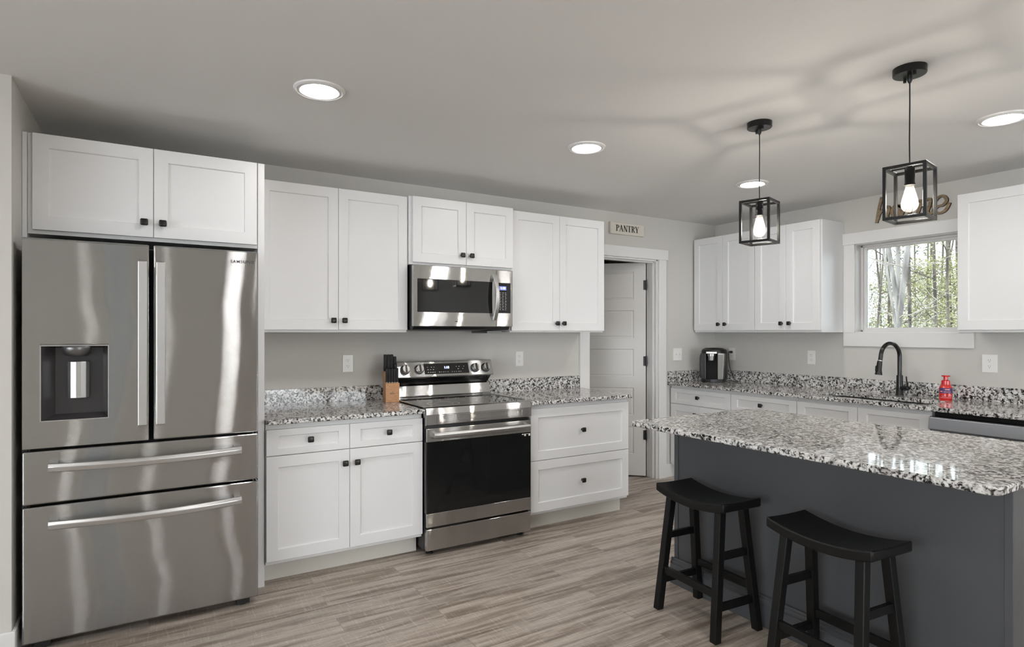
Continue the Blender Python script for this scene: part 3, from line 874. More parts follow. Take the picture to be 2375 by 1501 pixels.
# ------------------------------------------------------------------ island
IX0, IX1, IY0, IY1 = 2.178, 3.195, 0.775, 2.390
it = slab(rounded_rect(IX0, IX1, IY0, IY1, 0.035)).build('countertop', M['granite'], bevel=0.006, seg=3)
tag(it, 'large granite island top reflecting the bright window', 'countertop')
isl = thing('kitchen_island', 'dark grey kitchen island base behind the black stools', 'kitchen island', (2.462, 0.835, 0))
BW, BL = 0.64, 1.505
MB().box(0.006, BW, 0.006, BL - 0.006, 0.10, CT0 - 0.001).box(0.006, BW - 0.08, 0.006, BL - 0.006, 0, 0.1).build('body', M['island'], isl)
for (x, y) in ((0, 0), (0, BL - 0.026)):
    MB().box(x, x + 0.026, y, y + 0.026, 0.14, CT0 - 0.001).build('corner_trim', M['island'], isl, bevel=0.002)
def moulded(m, p, q, nrm, H=0.140):
    prof = [(0, 0), (0.016, 0), (0.016, H - 0.040), (0.012, H - 0.036), (0.014, H - 0.030), (0.014, H - 0.022), (0.009, H - 0.014), (0.009, H - 0.008), (0.004, H), (0, H)]
    vs = []
    for e in (p, q):
        for a, b in prof:
            vs.append((e[0] + nrm[0] * a, e[1] + nrm[1] * a, b))
    k = len(prof)
    m.add(vs, [(i, (i + 1) % k, (i + 1) % k + k, i + k) for i in range(k)] + [tuple(range(k)), tuple(range(2 * k - 1, k - 1, -1))])
bb = MB()
moulded(bb, (0, -0.014), (0, BL + 0.014), (-1, 0))
moulded(bb, (-0.014, 0), (BW - 0.09, 0), (0, -1))
moulded(bb, (-0.014, BL), (BW - 0.09, BL), (0, 1))
bb.build('baseboard_moulding', M['island'], isl)
for k in range(2):
    y0 = 0.02 + k * 0.735
    o = framed_panel(y0, y0 + 0.73, 0.12, 0.86, 0, 0.019, 0.06, 0.06, 0.06, 0.06, 0.009)
    o.v = [(BW + 0.0195 - p[1], p[0], p[2]) for p in o.v]
    o = o.build('door', M['island'], isl, bevel=0.001)

# ------------------------------------------------------------------ range
rg = thing('range', 'freestanding stainless electric range with black oven window', 'range', (1.4425, 3.385, 0))
RW = 0.762
MB().box(0.003, RW - 0.003, 0.03, 0.672, 0.03, 0.890).build('body', M['black'], rg, bevel=0.002)
# cooktop: steel rim and glass
rim = MB()
rim.prism([(0.0, 0.800), (-0.008, 0.806), (-0.010, 0.868), (0.0, 0.906), (0.018, 0.912), (0.045, 0.912), (0.045, 0.895), (0.03, 0.80)], 'x', 0.0, RW)
ro = rim.build('front_rail', M['steelr'], rg, bevel=0.002)
fp = framed_panel(0.070, RW - 0.070, 0.812, 0.862, -0.0125, 0.004, 0.006, 0.006, 0.006, 0.006, 0.0035, 0.002)
fp.build('rail_panel', M['steelr'], ro)
MB().box(0.0, RW, 0.0455, 0.555, 0.890, 0.9095).build('cooktop', M['bglass'], rg, bevel=0.0015)
for x in (0.0, RW - 0.012):
    MB().box(x, x + 0.012, 0.0455, 0.56, 0.889, 0.9135).build('cooktop_trim', M['bar'], rg, bevel=0.002)
burn = MB()
for bx, by, br_ in ((0.20, 0.18, 0.105), (0.57, 0.18, 0.115), (0.20, 0.42, 0.08), (0.57, 0.42, 0.08), (0.385, 0.44, 0.05)):
    for r_ in (br_, br_ * 0.62):
        vs, fs = [], []
        for i in range(40):
            t = 2 * PI * i / 40
            for q in (r_ - 0.0012, r_):
                vs.append((bx + q * math.cos(t), by + q * math.sin(t), 0.9099))
        for i in range(40):
            j = (i + 1) % 40
            fs.append((2 * i, 2 * i + 1, 2 * j + 1, 2 * j))
        burn.add(vs, fs)
burn.build('burner_ring', M['dot'], rg)
# riser and control console
rs = MB().prism([(0.545, 0.9105), (0.560, 0.925), (0.575, 0.995), (0.60, 1.005), (0.672, 1.005), (0.672, 0.90), (0.545, 0.90)], 'x', 0.0, RW)
rs.build('riser', M['steelr'], rg, bevel=0.002)
MB().prism([(0.585, 1.004), (0.530, 1.052), (0.60, 1.06), (0.665, 1.06), (0.665, 1.004)], 'x', 0.012, RW - 0.012).build('console_underside', M['bglass'], rg)
con = MB().prism([(0.505, 1.062), (0.512, 1.055), (0.60, 1.045), (0.672, 1.045), (0.672, 1.170), (0.560, 1.170), (0.548, 1.166)], 'x', 0.0, RW).build('control_console', M['steelr'], rg, bevel=0.004, seg=3)
# things on the tilted face: param s along face from bottom (0.505,1.062) to top (0.548,1.166)
FA, FB = Vector((0, 0.505, 1.062)), Vector((0, 0.548, 1.166))
fd = (FB - FA).normalized(); fnrm = Vector((0, -fd.z, fd.y))
def on_face(x, s_, out=0.0):
    p = FA + fd * s_ + fnrm * out
    return Vector((x, p.y, p.z))
def face_quad(m, x0, x1, s0, s1, o0, o1):
    P = [on_face(x0, s0, o0), on_face(x1, s0, o0), on_face(x1, s1, o0), on_face(x0, s1, o0)]
    Q = [on_face(x0, s0, o1), on_face(x1, s0, o1), on_face(x1, s1, o1), on_face(x0, s1, o1)]
    m.add(P + Q, [(0, 1, 2, 3), (4, 5, 6, 7), (0, 1, 5, 4), (1, 2, 6, 5), (2, 3, 7, 6), (3, 0, 4, 7)])
dpm = MB(); face_quad(dpm, 0.212, 0.560, 0.016, 0.094, -0.002, 0.0015)
tag(dpm.build('display_panel', M['bglass'], con), 'black glass touch display')
tilt = math.atan2(fd.z, fd.y)
p = on_face(0.384, 0.062, 0.002)
text_mesh('1:10', 0.024, 0.0002, p, (tilt, 0, 0), M['digit'], 'clock_digits', con)
kk = MB()
rnd = random.Random(5)
for row, xs in ((0.028, [0.235 + 0.017 * i for i in range(18)]), (0.048, [0.235, 0.255, 0.275, 0.47, 0.49, 0.51]), (0.066, [0.235, 0.265, 0.285, 0.46, 0.48, 0.52])):
    for x in xs:
        if rnd.random() < 0.8: face_quad(kk, x, x + rnd.uniform(0.004, 0.010), row, row + 0.003, 0.0014, 0.0018)
kk.build('key_marks', M['dot'], con)
for kx in (0.068, 0.172, 0.612, 0.700):
    k_ = MB()
    c0 = on_face(kx, 0.052, 0.0)
    mat = Matrix.Translation(c0) @ fnrm.to_track_quat('Z', 'Y').to_matrix().to_4x4()
    def tr(mm): mm.v = [tuple(mat @ Vector(v)) for v in mm.v]; return mm
    tag(tr(MB().lathe([(0.034, 0.0), (0.034, 0.006), (0.028, 0.009)], (0, 0, 0), 'z', 32)).build('knob_ring', M['black'], con, smooth=True), 'black knob ring')
    tr(k_.lathe([(0.027, 0.006), (0.027, 0.026), (0.0245, 0.031)], (0, 0, 0), 'z', 32))
    ko = k_.build('control_knob', M['chrome'], con, smooth=True)
    g_ = MB().box(-0.0045, 0.0045, -0.026, 0.026, 0.026, 0.040)
    tr(g_).build('knob_grip', M['black'], con, bevel=0.0015)
# oven door
od = MB()
od.box(0.004, RW - 0.004, -0.004, 0.030, 0.700, 0.782).box(0.004, RW - 0.004, -0.004, 0.030, 0.178, 0.262).box(0.004, RW - 0.004, 0.018, 0.030, 0.262, 0.700)
od = od.build('oven_door', M['steelr'], rg, bevel=0.003)
tag(MB().box(0.004, RW - 0.004, -0.003, 0.0175, 0.2625, 0.6995).build('oven_window', M['oglass'], od), 'black oven window glass')
pts = []
for k in range(25):
    t = k / 24; u = 2 * t - 1
    pts.append((0.040 + (RW - 0.066) * t, -(0.034 + 0.014 * (1 - u * u)), 0.744))
hm = MB().sweep(pts, [(-0.008, -0.014), (0.006, -0.015), (0.010, 0.002), (0.005, 0.015), (-0.008, 0.015)])
hm.box(0.040, 0.065, -0.03, -0.004, 0.730, 0.758).box(RW - 0.052, RW - 0.027, -0.03, -0.004, 0.730, 0.758)
tag(hm.build('handle', M['bar'], od, bevel=0.002, smooth=True, angle=25), 'bowed steel bar handle')
stk = MB()
for x, w_, h_ in ((0.690, 0.012, 0.006), (0.708, 0.014, 0.016), (0.727, 0.010, 0.003), (0.742, 0.014, 0.016)):
    stk.box(x, x + w_, -0.0036, -0.003, 0.692 - h_, 0.692)
stk.build('door_sticker', M['plate'], od)
MB().box(0.004, RW - 0.004, -0.004, 0.030, 0.034, 0.166).build('storage_drawer', M['steelr'], rg, bevel=0.004)
for x, y in ((0.05, 0.06), (RW - 0.05, 0.06), (0.05, 0.62), (RW - 0.05, 0.62)):
    MB().lathe([(0.022, 0.0), (0.022, 0.010), (0.012, 0.014), (0.012, 0.034)], (x, y, 0), 'z', 16).build('foot', M['black'], rg)

# ------------------------------------------------------------------ over-the-range microwave
mw = thing('microwave', 'stainless over-the-range microwave below the short wall cabinet', 'microwave', (1.4725, 3.655, 1.412))
MWW, MH = 0.755, 0.400
MB().box(0.004, MWW - 0.004, 0.035, YB - 3.655, 0.004, MH + 0.006).build('body', M['black'], mw, bevel=0.002)
md_ = framed_panel(0.0, 0.618, 0.0, MH, 0.0, 0.035, 0.026, 0.030, 0.094, 0.088, 0.004, 0.001).build('door', M['steelr'], mw, bevel=0.003)
tag(MB().box(0.027, 0.587, 0.0015, 0.004, 0.095, MH - 0.089).build('door_window', M['bglass'], md_), 'black glass window')
pts = []
for k in range(17):
    t = k / 16; u = 2 * t - 1
    pts.append((t, 0.018 + 0.040 * (1 - u * u)))
hv = MB()
xc = 0.597
prof = [(-0.016, 0.006), (-0.012, -0.006), (0.012, -0.006), (0.016, 0.006)]
vs, fs = [], []
for t, out in pts:
    for a, b in prof: vs.append((xc + a, -out + b, 0.045 + 0.318 * t))
for k in range(16):
    for i in range(4):
        j = (i + 1) % 4
        fs.append((k * 4 + i, k * 4 + j, (k + 1) * 4 + j, (k + 1) * 4 + i))
fs += [(0, 1, 2, 3), (64, 65, 66, 67)]
hv.add(vs, fs)
hv.box(xc - 0.013, xc + 0.013, -0.020, 0.0, 0.046, 0.072).box(xc - 0.013, xc + 0.013, -0.020, 0.0, 0.336, 0.362)
tag(hv.build('handle', M['bar'], md_, bevel=0.002, smooth=True, angle=30), 'bowed steel handle')
cp = MB().box(0.620, MWW, 0.0, 0.035, 0.0, MH).build('control_panel', M['steelr'], mw, bevel=0.004)
tag(MB().box(0.628, 0.735, -0.0015, 0.001, 0.096, MH - 0.090).build('keypad', M['bglass'], cp, bevel=0.0005), 'black glass keypad')
tag(MB().box(0.642, 0.700, -0.0022, -0.0014, 0.258, 0.286).build('display', M['disp'], cp), 'lit blue display')
text_mesh('1:10', 0.024, 0.0002, (0.671, -0.0026, 0.272), (PI / 2, 0, 0), M['digit'], 'clock_digits', cp)
kk = MB()
for i in range(11):
    for j in range(3):
        x = 0.644 + j * 0.022; z = 0.240 - i * 0.0118
        kk.box(x, x + 0.010 + 0.003 * ((i * 7 + j) % 2), -0.0022, -0.0014, z - 0.003, z)
kk.build('key_marks', M['dot'], cp)
MB().prism([(0.012, -0.0005), (0.035, -0.022), (0.30, -0.030), (YB - 3.66, -0.030), (YB - 3.66, 0.003), (0.012, 0.003)], 'x', 0.004, MWW - 0.02).build('vent_base', M['black'], mw)
MB().box(0.30, 0.315, -0.0006, 0.0004, 0.030, 0.036).build('brand_mark', M['mark'], mw)
# hanging light under the right end of the microwave
MB().prism([(0.10, -0.031), (0.10, -0.046), (0.34, -0.046), (0.34, -0.031)], 'x', 0.60, 0.72).build('vent_filter', M['dsteel'], mw)

# ------------------------------------------------------------------ knife block and knives
KR = math.radians(-12)
KL = (1.410, 3.905, CT1)
kb = thing('knife_block', 'stepped beech wood knife block beside the range', 'knife block', KL, KR)
kbm = MB().prism([(-0.070, 0.0), (0.078, 0.0), (0.078, 0.200), (-0.012, 0.200), (-0.012, 0.128), (-0.070, 0.128)], 'x', -0.046, 0.046)
kbm.build('block', M['beech'], kb, bevel=0.002)
mk = MB()
for i, (x, z, w_) in enumerate(((-0.018, 0.060, 0.036), (-0.004, 0.068, 0.010), (-0.016, 0.055, 0.030))):
    mk.box(x, x + w_, -0.0706, -0.0701, z, z + 0.0022)
mk.build('brand_mark', M['mark'], kb)
def knife(label, x, y, z, H, w_, t_, group):
    k = thing('kitchen_knife', label, 'knife', (0, 0, 0), 0, group)
    k.location = Matrix.Translation(KL) @ Matrix.Rotation(KR, 4, 'Z') @ Vector((x, y, z))
    k.rotation_euler = (0, 0, KR)
    h = MB()
    h.prism([(-w_ / 2, 0.004), (w_ / 2, 0.004), (w_ / 2 * 0.9, H * 0.3), (w_ / 2, H * 0.75), (w_ / 2 * 1.15, H - 0.006), (w_ * 0.3, H), (-w_ * 0.45, H - 0.004), (-w_ / 2 * 1.0, H * 0.7), (-w_ / 2 * 0.85, H * 0.3)], 'x', -t_ / 2, t_ / 2)
    h.build('handle', M['handleb'], k, bevel=0.002, smooth=True)
    tag(MB().box(-t_ * 0.34, t_ * 0.34, -w_ / 2 - 0.0005, w_ / 2, 0.0, 0.006).build('bolster', M['chrome'], k), 'steel bolster')
    MB().box(-0.001, 0.001, -w_ * 0.42, w_ * 0.42, -0.0, 0.003).build('blade', M['chrome'], k)
    return k
rowsf = ['leftmost', 'second from left', 'middle', 'fourth from left', 'rightmost']
for i in range(5):
    knife(f'black steak knife in the lower front row of the block, {rowsf[i]}', -0.035 + i * 0.0175, -0.040, 0.128, 0.100, 0.018, 0.0155, 'steak knives in the knife block')
for i, (x, y, H) in enumerate(((-0.034, 0.045, 0.118), (-0.012, 0.045, 0.118), (0.010, 0.045, 0.118), (0.030, 0.040, 0.104))):
    knife('large black-handled knife in the upper back row of the block, ' + ['leftmost', 'second from left', 'third from left', 'rightmost and shorter'][i], x, y, 0.200, H, 0.026, 0.0195, 'large knives in the knife block')
knife('short black paring knife at the right of the block, between the rows', 0.034, 0.008, 0.200, 0.058, 0.016, 0.012, 'large knives in the knife block')

# ------------------------------------------------------------------ outlets and switch
def plate(label, loc, rz, kind, w_=0.072, h_=0.117):
    o = thing('light_switch' if kind == 'switch' else 'power_outlet', label, 'switch' if kind == 'switch' else 'outlet', loc, rz)
    MB().box(-w_ / 2, w_ / 2, -0.006, 0.0, -h_ / 2, h_ / 2).build('cover_plate', M['plate'], o, bevel=0.002)
    if kind == 'switch':
        for x in (-0.023, 0.023):
            MB().box(x - 0.005, x + 0.005, -0.0075, -0.005, -0.012, 0.012).prism([(-0.0070, -0.004), (-0.017, 0.004), (-0.016, 0.009), (-0.0070, 0.005)], 'x', x - 0.0035, x + 0.0035).build('toggle', M['plate'], o)
    else:
        for z in (-0.020, 0.020):
            rp = MB().prism([(0.0165 * math.cos(t) , z + max(-0.0135, min(0.0135, 0.0165 * math.sin(t)))) for t in [2 * PI * k / 24 for k in range(24)]], 'y', -0.008, -0.005)
            ro_ = rp.build('receptacle', M['plate'], o)
            MB().box(-0.0072, -0.0052, -0.0083, -0.0078, z, z + 0.008).box(0.0052, 0.0072, -0.0083, -0.0078, z + 0.001, z + 0.007).box(-0.002, 0.002, -0.0083, -0.0078, z - 0.009, z - 0.005).build('slots', M['slot'], ro_)
    return o
plate('white duplex outlet on the wall left of the knife block', (1.163, YB, 1.159), 0, 'outlet')
plate('white duplex outlet on the wall right of the range', (2.546, YB, 1.160), 0, 'outlet')
plate('white double toggle switch between pantry door and corner', (4.335, YB, 1.160), 0, 'switch', 0.116)
plate('white outlet beside the coffee maker with its cord plugged in', (XR, 3.872, 1.160), -PI / 2, 'outlet')
plate('white duplex outlet on the wall left of the sink window', (XR, 3.055, 1.156), -PI / 2, 'outlet')
plate('wide white outlet plate on the wall right of the sink', (XR, 1.780, 1.160), -PI / 2, 'outlet', 0.088, 0.122)

# ------------------------------------------------------------------ coffee maker
cfa = math.radians(-62)
cf = thing('coffee_maker', 'black and silver single-serve coffee maker in the counter corner', 'coffee maker', (4.602, 3.868, CT1), cfa)
# local: front at -y; width 0.23, depth 0.27, height 0.32
def cof_outline(w_, d0, d1, bow=0.02, n=9):
    pts = [(-w_ / 2, d1), (-w_ / 2, d0)]
    for i in range(1, n):
        t = i / n
        pts.append((-w_ / 2 + w_ * t, d0 - bow * math.sin(PI * t)))
    return pts + [(w_ / 2, d0), (w_ / 2, d1)]
MB().prism(cof_outline(0.185, -0.085, 0.10), 'z', 0.0, 0.030).build('base', M['black'], cf, bevel=0.003)
bd = MB().prism([(-0.105, 0.10), (-0.105, -0.03), (0.105, -0.03), (0.105, 0.10)], 'z', 0.030, 0.285)
bd.build('body', M['black'], cf, bevel=0.008)
for s_, mm in ((-1, 'kgrey'), (1, 'kgreyl')):
    sp = MB()
    b = [(s_ * 0.055, -0.098), (s_ * 0.095, -0.085), (s_ * 0.095, -0.02), (s_ * 0.055, -0.02)]
    t = [(s_ * 0.055, -0.104), (s_ * 0.108, -0.088), (s_ * 0.108, -0.02), (s_ * 0.055, -0.02)]
    sp.hexa([(p[0], p[1], 0.030) for p in b], [(p[0], p[1], 0.270) for p in t])
    tag(sp.build('side_column', M[mm], cf, bevel=0.003), 'grey metallic front column')
cv = MB().box(-0.056, 0.056, -0.035, 0.0, 0.030, 0.27).build('cup_bay', M['gap'], cf)
MB().lathe([(0.028, 0.205), (0.031, 0.245), (0.038, 0.246), (0.038, 0.268)], (-0.008, -0.078, 0), 'z', 24).build('brew_head', M['kgreyl'], cf, smooth=True)
lid = MB()
lid.lathe([(0.118, 0.268), (0.120, 0.285), (0.112, 0.305), (0.080, 0.320), (0.0005, 0.324)], (0, -0.0, 0), 'z', 40)
lid.v = [(v[0] * 0.98, v[1] * 0.92 - 0.0, v[2]) for v in lid.v]
lid.build('lid', M['black'], cf, smooth=True)
MB().prism([(-0.050, -0.112), (0.050, -0.112), (0.038, -0.060), (-0.038, -0.060)], 'z', 0.268, 0.289).build('lid_handle', M['kgreyl'], cf, bevel=0.003)
tag(MB().lathe([(0.046, 0.03), (0.05, 0.10), (0.05, 0.22), (0.046, 0.25)], (-0.098, 0.055, 0), 'z', 24).build('water_tank', M['kgrey'], cf, smooth=True), 'smoked water tank')
# cord in the coffee maker's local space
inv = (Matrix.Translation((4.602, 3.868, CT1)) @ Matrix.Rotation(cfa, 4, 'Z')).inverted()
def bez(pts, k=10):
    out = []
    P = [Vector(p) for p in pts]
    P = [P[0]] + P + [P[-1]]
    for i in range(1, len(P) - 2):
        for j in range(k):
            t = j / k
            a, b, c_, d_ = P[i - 1], P[i], P[i + 1], P[i + 2]
            out.append(0.5 * ((2 * b) + (c_ - a) * t + (2 * a - 5 * b + 4 * c_ - d_) * t * t + (-a + 3 * b - 3 * c_ + d_) * t ** 3))
    out.append(P[-2])
    return out
cord = bez([inv @ Vector(p) for p in ((4.845, 3.872, 1.178), (4.825, 3.872, 1.185), (4.80, 3.860, 1.165), (4.79, 3.84, 1.05), (4.80, 3.80, 0.93), (4.78, 3.74, 0.912), (4.72, 3.69, 0.910), (4.70, 3.72, 0.910), (4.72, 3.80, 0.915))])
MB().tube(cord, 0.0038, 8).build('power_cord', M['black'], cf, smooth=True)
pl = MB(); pl.lathe([(0.012, 0), (0.012, 0.022), (0.006, 0.030)], (0, 0, 0), 'z', 12)
pm = inv @ Matrix.Translation((4.862, 3.872, 1.180)) @ Matrix.Rotation(-PI / 2, 4, 'Y')
pl.v = [tuple(pm @ Vector(v)) for v in pl.v]
pl.build('plug', M['black'], cf, smooth=True)

# ------------------------------------------------------------------ faucet, soap
fc = thing('faucet', 'matte black gooseneck pull-down faucet behind the sink', 'faucet', (4.755, 2.295, CT1), math.radians(-14))
fm = MB().lathe([(0.027, 0), (0.027, 0.006), (0.024, 0.012), (0.0215, 0.09), (0.021, 0.150), (0.018, 0.152)], (0, 0, 0), 'z', 28)
fm.build('body', M['faucet'], fc, smooth=True)
arc = [(0, 0, 0.15), (0, 0, 0.22), (0, 0, 0.29)]
for k in range(1, 15):
    t = math.radians(180 * k / 15)
    arc.append((-0.090 + 0.090 * math.cos(t), 0, 0.29 + 0.098 * math.sin(t)))
arc += [(-0.184, 0, 0.275), (-0.188, 0, 0.262)]
MB().tube(arc, 0.0145, 20).build('spout', M['faucet'], fc, smooth=True)
tag(MB().tube([(-0.1885, 0, 0.264), (-0.1895, 0, 0.259)], 0.0152, 20).build('collar', M['chrome'], fc), 'thin chrome collar')
MB().tube([(-0.190, 0, 0.259), (-0.194, 0, 0.235), (-0.199, 0, 0.195), (-0.202, 0, 0.165), (-0.203, 0, 0.158)], [0.0165, 0.018, 0.0185, 0.024, 0.024], 20).build('spray_head', M['faucet'], fc, smooth=True)
MB().tube([(-0.214, 0, 0.225), (-0.220, 0, 0.222), (-0.222, 0, 0.195), (-0.224, 0, 0.182)], [0.006, 0.008, 0.009, 0.006], 10).build('spray_button', M['faucet'], fc, smooth=True)
MB().tube([(0, -0.012, 0.060), (0, -0.068, 0.060)], [0.0165, 0.0165], 18).tube([(0, -0.068, 0.060), (0, -0.074, 0.060)], [0.0165, 0.012], 18).build('valve', M['faucet'], fc, smooth=True)
MB().tube([(0, -0.060, 0.070), (0.003, -0.056, 0.095), (0.008, -0.046, 0.145)], [0.006, 0.005, 0.0045], 12).build('lever', M['faucet'], fc, smooth=True)

sp = thing('soap_bottle', 'red foaming hand soap bottle right of the faucet', 'soap bottle', (4.700, 1.972, CT1), math.radians(-62))
sb_ = MB().lathe([(0.034, 0.0), (0.037, 0.004), (0.0375, 0.03), (0.0385, 0.075), (0.037, 0.090), (0.030, 0.104), (0.026, 0.110)], (0, 0, 0), 'z', 36)
sb_.v = [(v[0], v[1] * 0.78, v[2]) for v in sb_.v]
sb_.build('bottle', M['soap'], sp, smooth=True)
def wrap(m, a0, a1, z0, z1, r=0.0392, ell=0.78, n=12):
    vs, fs = [], []
    for i in range(n + 1):
        t = math.radians(a0 + (a1 - a0) * i / n)
        for z in (z0, z1):
            vs.append((r * math.cos(t), r * ell * math.sin(t), z))
    for i in range(n): fs.append((2 * i, 2 * i + 2, 2 * i + 3, 2 * i + 1))
    m.add(vs, fs)
lb = MB(); wrap(lb, 205, 335, 0.050, 0.086); tag(lb.build('label', M['soapl'], sp, smooth=True), 'dark blue label')
lb = MB(); wrap(lb, 215, 240, 0.058, 0.066, 0.0396); wrap(lb, 260, 300, 0.072, 0.080, 0.0396); wrap(lb, 250, 310, 0.058, 0.062, 0.0396); wrap(lb, 220, 320, 0.018, 0.022, 0.0385); wrap(lb, 230, 270, 0.028, 0.033, 0.0388); wrap(lb, 285, 320, 0.03, 0.036, 0.0388)
lb.build('label_print', M['soapp'], sp, smooth=True)
MB().lathe([(0.0255, 0.108), (0.0255, 0.135), (0.022, 0.138), (0.013, 0.141), (0.013, 0.163), (0.024, 0.164), (0.025, 0.172), (0.012, 0.174)], (0, 0, 0), 'z', 32).box(-0.009, 0.009, -0.040, 0, 0.1635, 0.1735).build('pump', M['soap'], sp, smooth=True)

# ------------------------------------------------------------------ PANTRY sign
sg = thing('pantry_sign', 'small cream block sign with black word above the pantry door', 'sign', (3.480, YB, 2.247), 0)
SW, SH = 0.400, 0.106
MB().box(0, SW, -0.028, 0, 0, SH).build('board', M['signw'], sg, bevel=0.005, seg=3)
def serif_word():
    m = MB()
    y0, y1 = -0.0292, -0.0278
    X = [0.062]
    H, T, N, S = 0.056, 0.0105, 0.0042, 0.003
    Z = 0.026
    def strk(p, q, w_):
        p, q = Vector((p[0], 0, p[1])), Vector((q[0], 0, q[1]))
        # horizontal-width stroke
        m.prism([(p.x - w_ / 2 + X[0], p.z + Z), (p.x + w_ / 2 + X[0], p.z + Z), (q.x + w_ / 2 + X[0], q.z + Z), (q.x - w_ / 2 + X[0], q.z + Z)], 'y', y0, y1)
    def ser(x, z, w_):
        z0 = z if z < H / 2 else z - S
        m.box(X[0] + x - w_ / 2, X[0] + x + w_ / 2, y0, y1, Z + z0, Z + z0 + S)
    def bowl(xs, zc, rx, rz, thick=T, thin=S):
        vs = []
        k = 14
        out, inn = [], []
        for i in range(k + 1):
            t = -PI / 2 + PI * i / k
            out.append((X[0] + xs + rx * math.cos(t), Z + zc + rz * math.sin(t)))
            inn.append((X[0] + xs + (rx - thick) * math.cos(t), Z + zc + (rz - thin) * math.sin(t)))
        for i in range(k):
            m.prism([out[i], out[i + 1], inn[i + 1], inn[i]], 'y', y0, y1)
    # P
    strk((0.008, 0), (0.008, H), T); ser(0.008, 0, 0.022); ser(0.005, H, 0.020); bowl(0.010, H * 0.735, 0.027, H * 0.265)
    X[0] += 0.038
    # A
    strk((0.005, 0), (0.022, H), N); strk((0.038, 0), (0.022, H), T); ser(0.005, 0, 0.015); ser(0.038, 0, 0.018); m.box(X[0] + 0.011, X[0] + 0.032, y0, y1, Z + H * 0.33, Z + H * 0.33 + S)
    X[0] += 0.050
    # N
    strk((0.006, 0), (0.006, H), N); strk((0.038, 0), (0.038, H), N); strk((0.035, 0), (0.007, H), T); ser(0.006, 0, 0.015); ser(0.005, H, 0.014); ser(0.038, H, 0.015)
    X[0] += 0.048
    # T
    strk((0.020, 0), (0.020, H), T); ser(0.020, 0, 0.022); m.box(X[0] + 0.0, X[0] + 0.040, y0, y1, Z + H - S, Z + H)
    m.box(X[0] + 0.0, X[0] + 0.0025, y0, y1, Z + H - 0.012, Z + H); m.box(X[0] + 0.0375, X[0] + 0.040, y0, y1, Z + H - 0.012, Z + H)
    X[0] += 0.046
    # R
    strk((0.008, 0), (0.008, H), T); ser(0.008, 0, 0.021); ser(0.005, H, 0.019); bowl(0.010, H * 0.745, 0.025, H * 0.255); strk((0.036, 0), (0.018, H * 0.5), T); ser(0.038, 0, 0.014)
    X[0] += 0.046
    # Y
    strk((0.020, 0), (0.020, H * 0.45), T); ser(0.020, 0, 0.022); strk((0.020, H * 0.40), (0.004, H), T); strk((0.021, H * 0.40), (0.036, H), N); ser(0.004, H, 0.018); ser(0.036, H, 0.014)
    return m
serif_word().build('lettering', M['ink'], sg)

# ------------------------------------------------------------------ "home" script sign
HP = [[(2.475, 2.423), (2.496, 2.334), (2.514, 2.226)],
      [(2.508, 2.247), (2.49, 2.298), (2.464, 2.324), (2.438, 2.34), (2.422, 2.332), (2.424, 2.304), (2.435, 2.269), (2.426, 2.247), (2.407, 2.251)],
      [(2.354, 2.335), (2.38, 2.336), (2.399, 2.306), (2.397, 2.269), (2.377, 2.253), (2.352, 2.272), (2.344, 2.307), (2.355, 2.335), (2.344, 2.325), (2.326, 2.32)],
      [(2.306, 2.326), (2.323, 2.283), (2.342, 2.24)],
      [(2.338, 2.253), (2.308, 2.3), (2.284, 2.322), (2.267, 2.313), (2.273, 2.278), (2.288, 2.235)],
      [(2.284, 2.247), (2.257, 2.304), (2.23, 2.329), (2.204, 2.343), (2.189, 2.332), (2.207, 2.295), (2.227, 2.238)],
      [(2.224, 2.247), (2.213, 2.283), (2.184, 2.323), (2.155, 2.345), (2.138, 2.337), (2.143, 2.297), (2.156, 2.258), (2.146, 2.23), (2.126, 2.243), (2.093, 2.278), (2.057, 2.284), (2.034, 2.311), (2.043, 2.339), (2.065, 2.351), (2.093, 2.338), (2.115, 2.298), (2.114, 2.257), (2.093, 2.232), (2.062, 2.232), (2.035, 2.252), (2.015, 2.295)]]
hs = thing('home_sign', 'cut-out wooden script word on the wall above the window', 'sign', (XR, 2.262, 2.225), 0)
def ribbon(m, path, w0, x0, x1):
    P = bez([(0, a, b) for a, b in path], 8)
    L, R_ = [], []
    for i, p in enumerate(P):
        d = (P[min(i + 1, len(P) - 1)] - P[max(i - 1, 0)]).normalized()
        nn = Vector((0, -d.z, d.y))
        f = abs(d.z) * 0.30 + 0.70
        L.append(p + nn * w0 / 2 * f); R_.append(p - nn * w0 / 2 * f)
    n_ = len(P)
    vs = []
    for k in range(n_):
        vs += [(x0, L[k].y, L[k].z), (x0, R_[k].y, R_[k].z), (x1, R_[k].y, R_[k].z), (x1, L[k].y, L[k].z)]
    fs = []
    for k in range(n_ - 1):
        a = 4 * k
        for i in range(4):
            j = (i + 1) % 4
            fs.append((a + i, a + j, a + 4 + j, a + 4 + i))
    fs += [(0, 1, 2, 3), tuple(4 * (n_ - 1) + i for i in range(4))]
    m.add([(v[0], v[1] - 2.262, v[2] - 2.225) for v in vs], fs)
edge, face = MB(), MB()
for i, pth in enumerate(HP):
    ribbon(edge, pth, 0.0235, -0.011 - 0.0002 * i, -0.0002)
    ribbon(face, pth, 0.0215, -0.0125 - 0.0002 * i, -0.0105)
edge.build('burnt_edge', M['burnt'], hs)
face.build('face', M['tan'], hs)

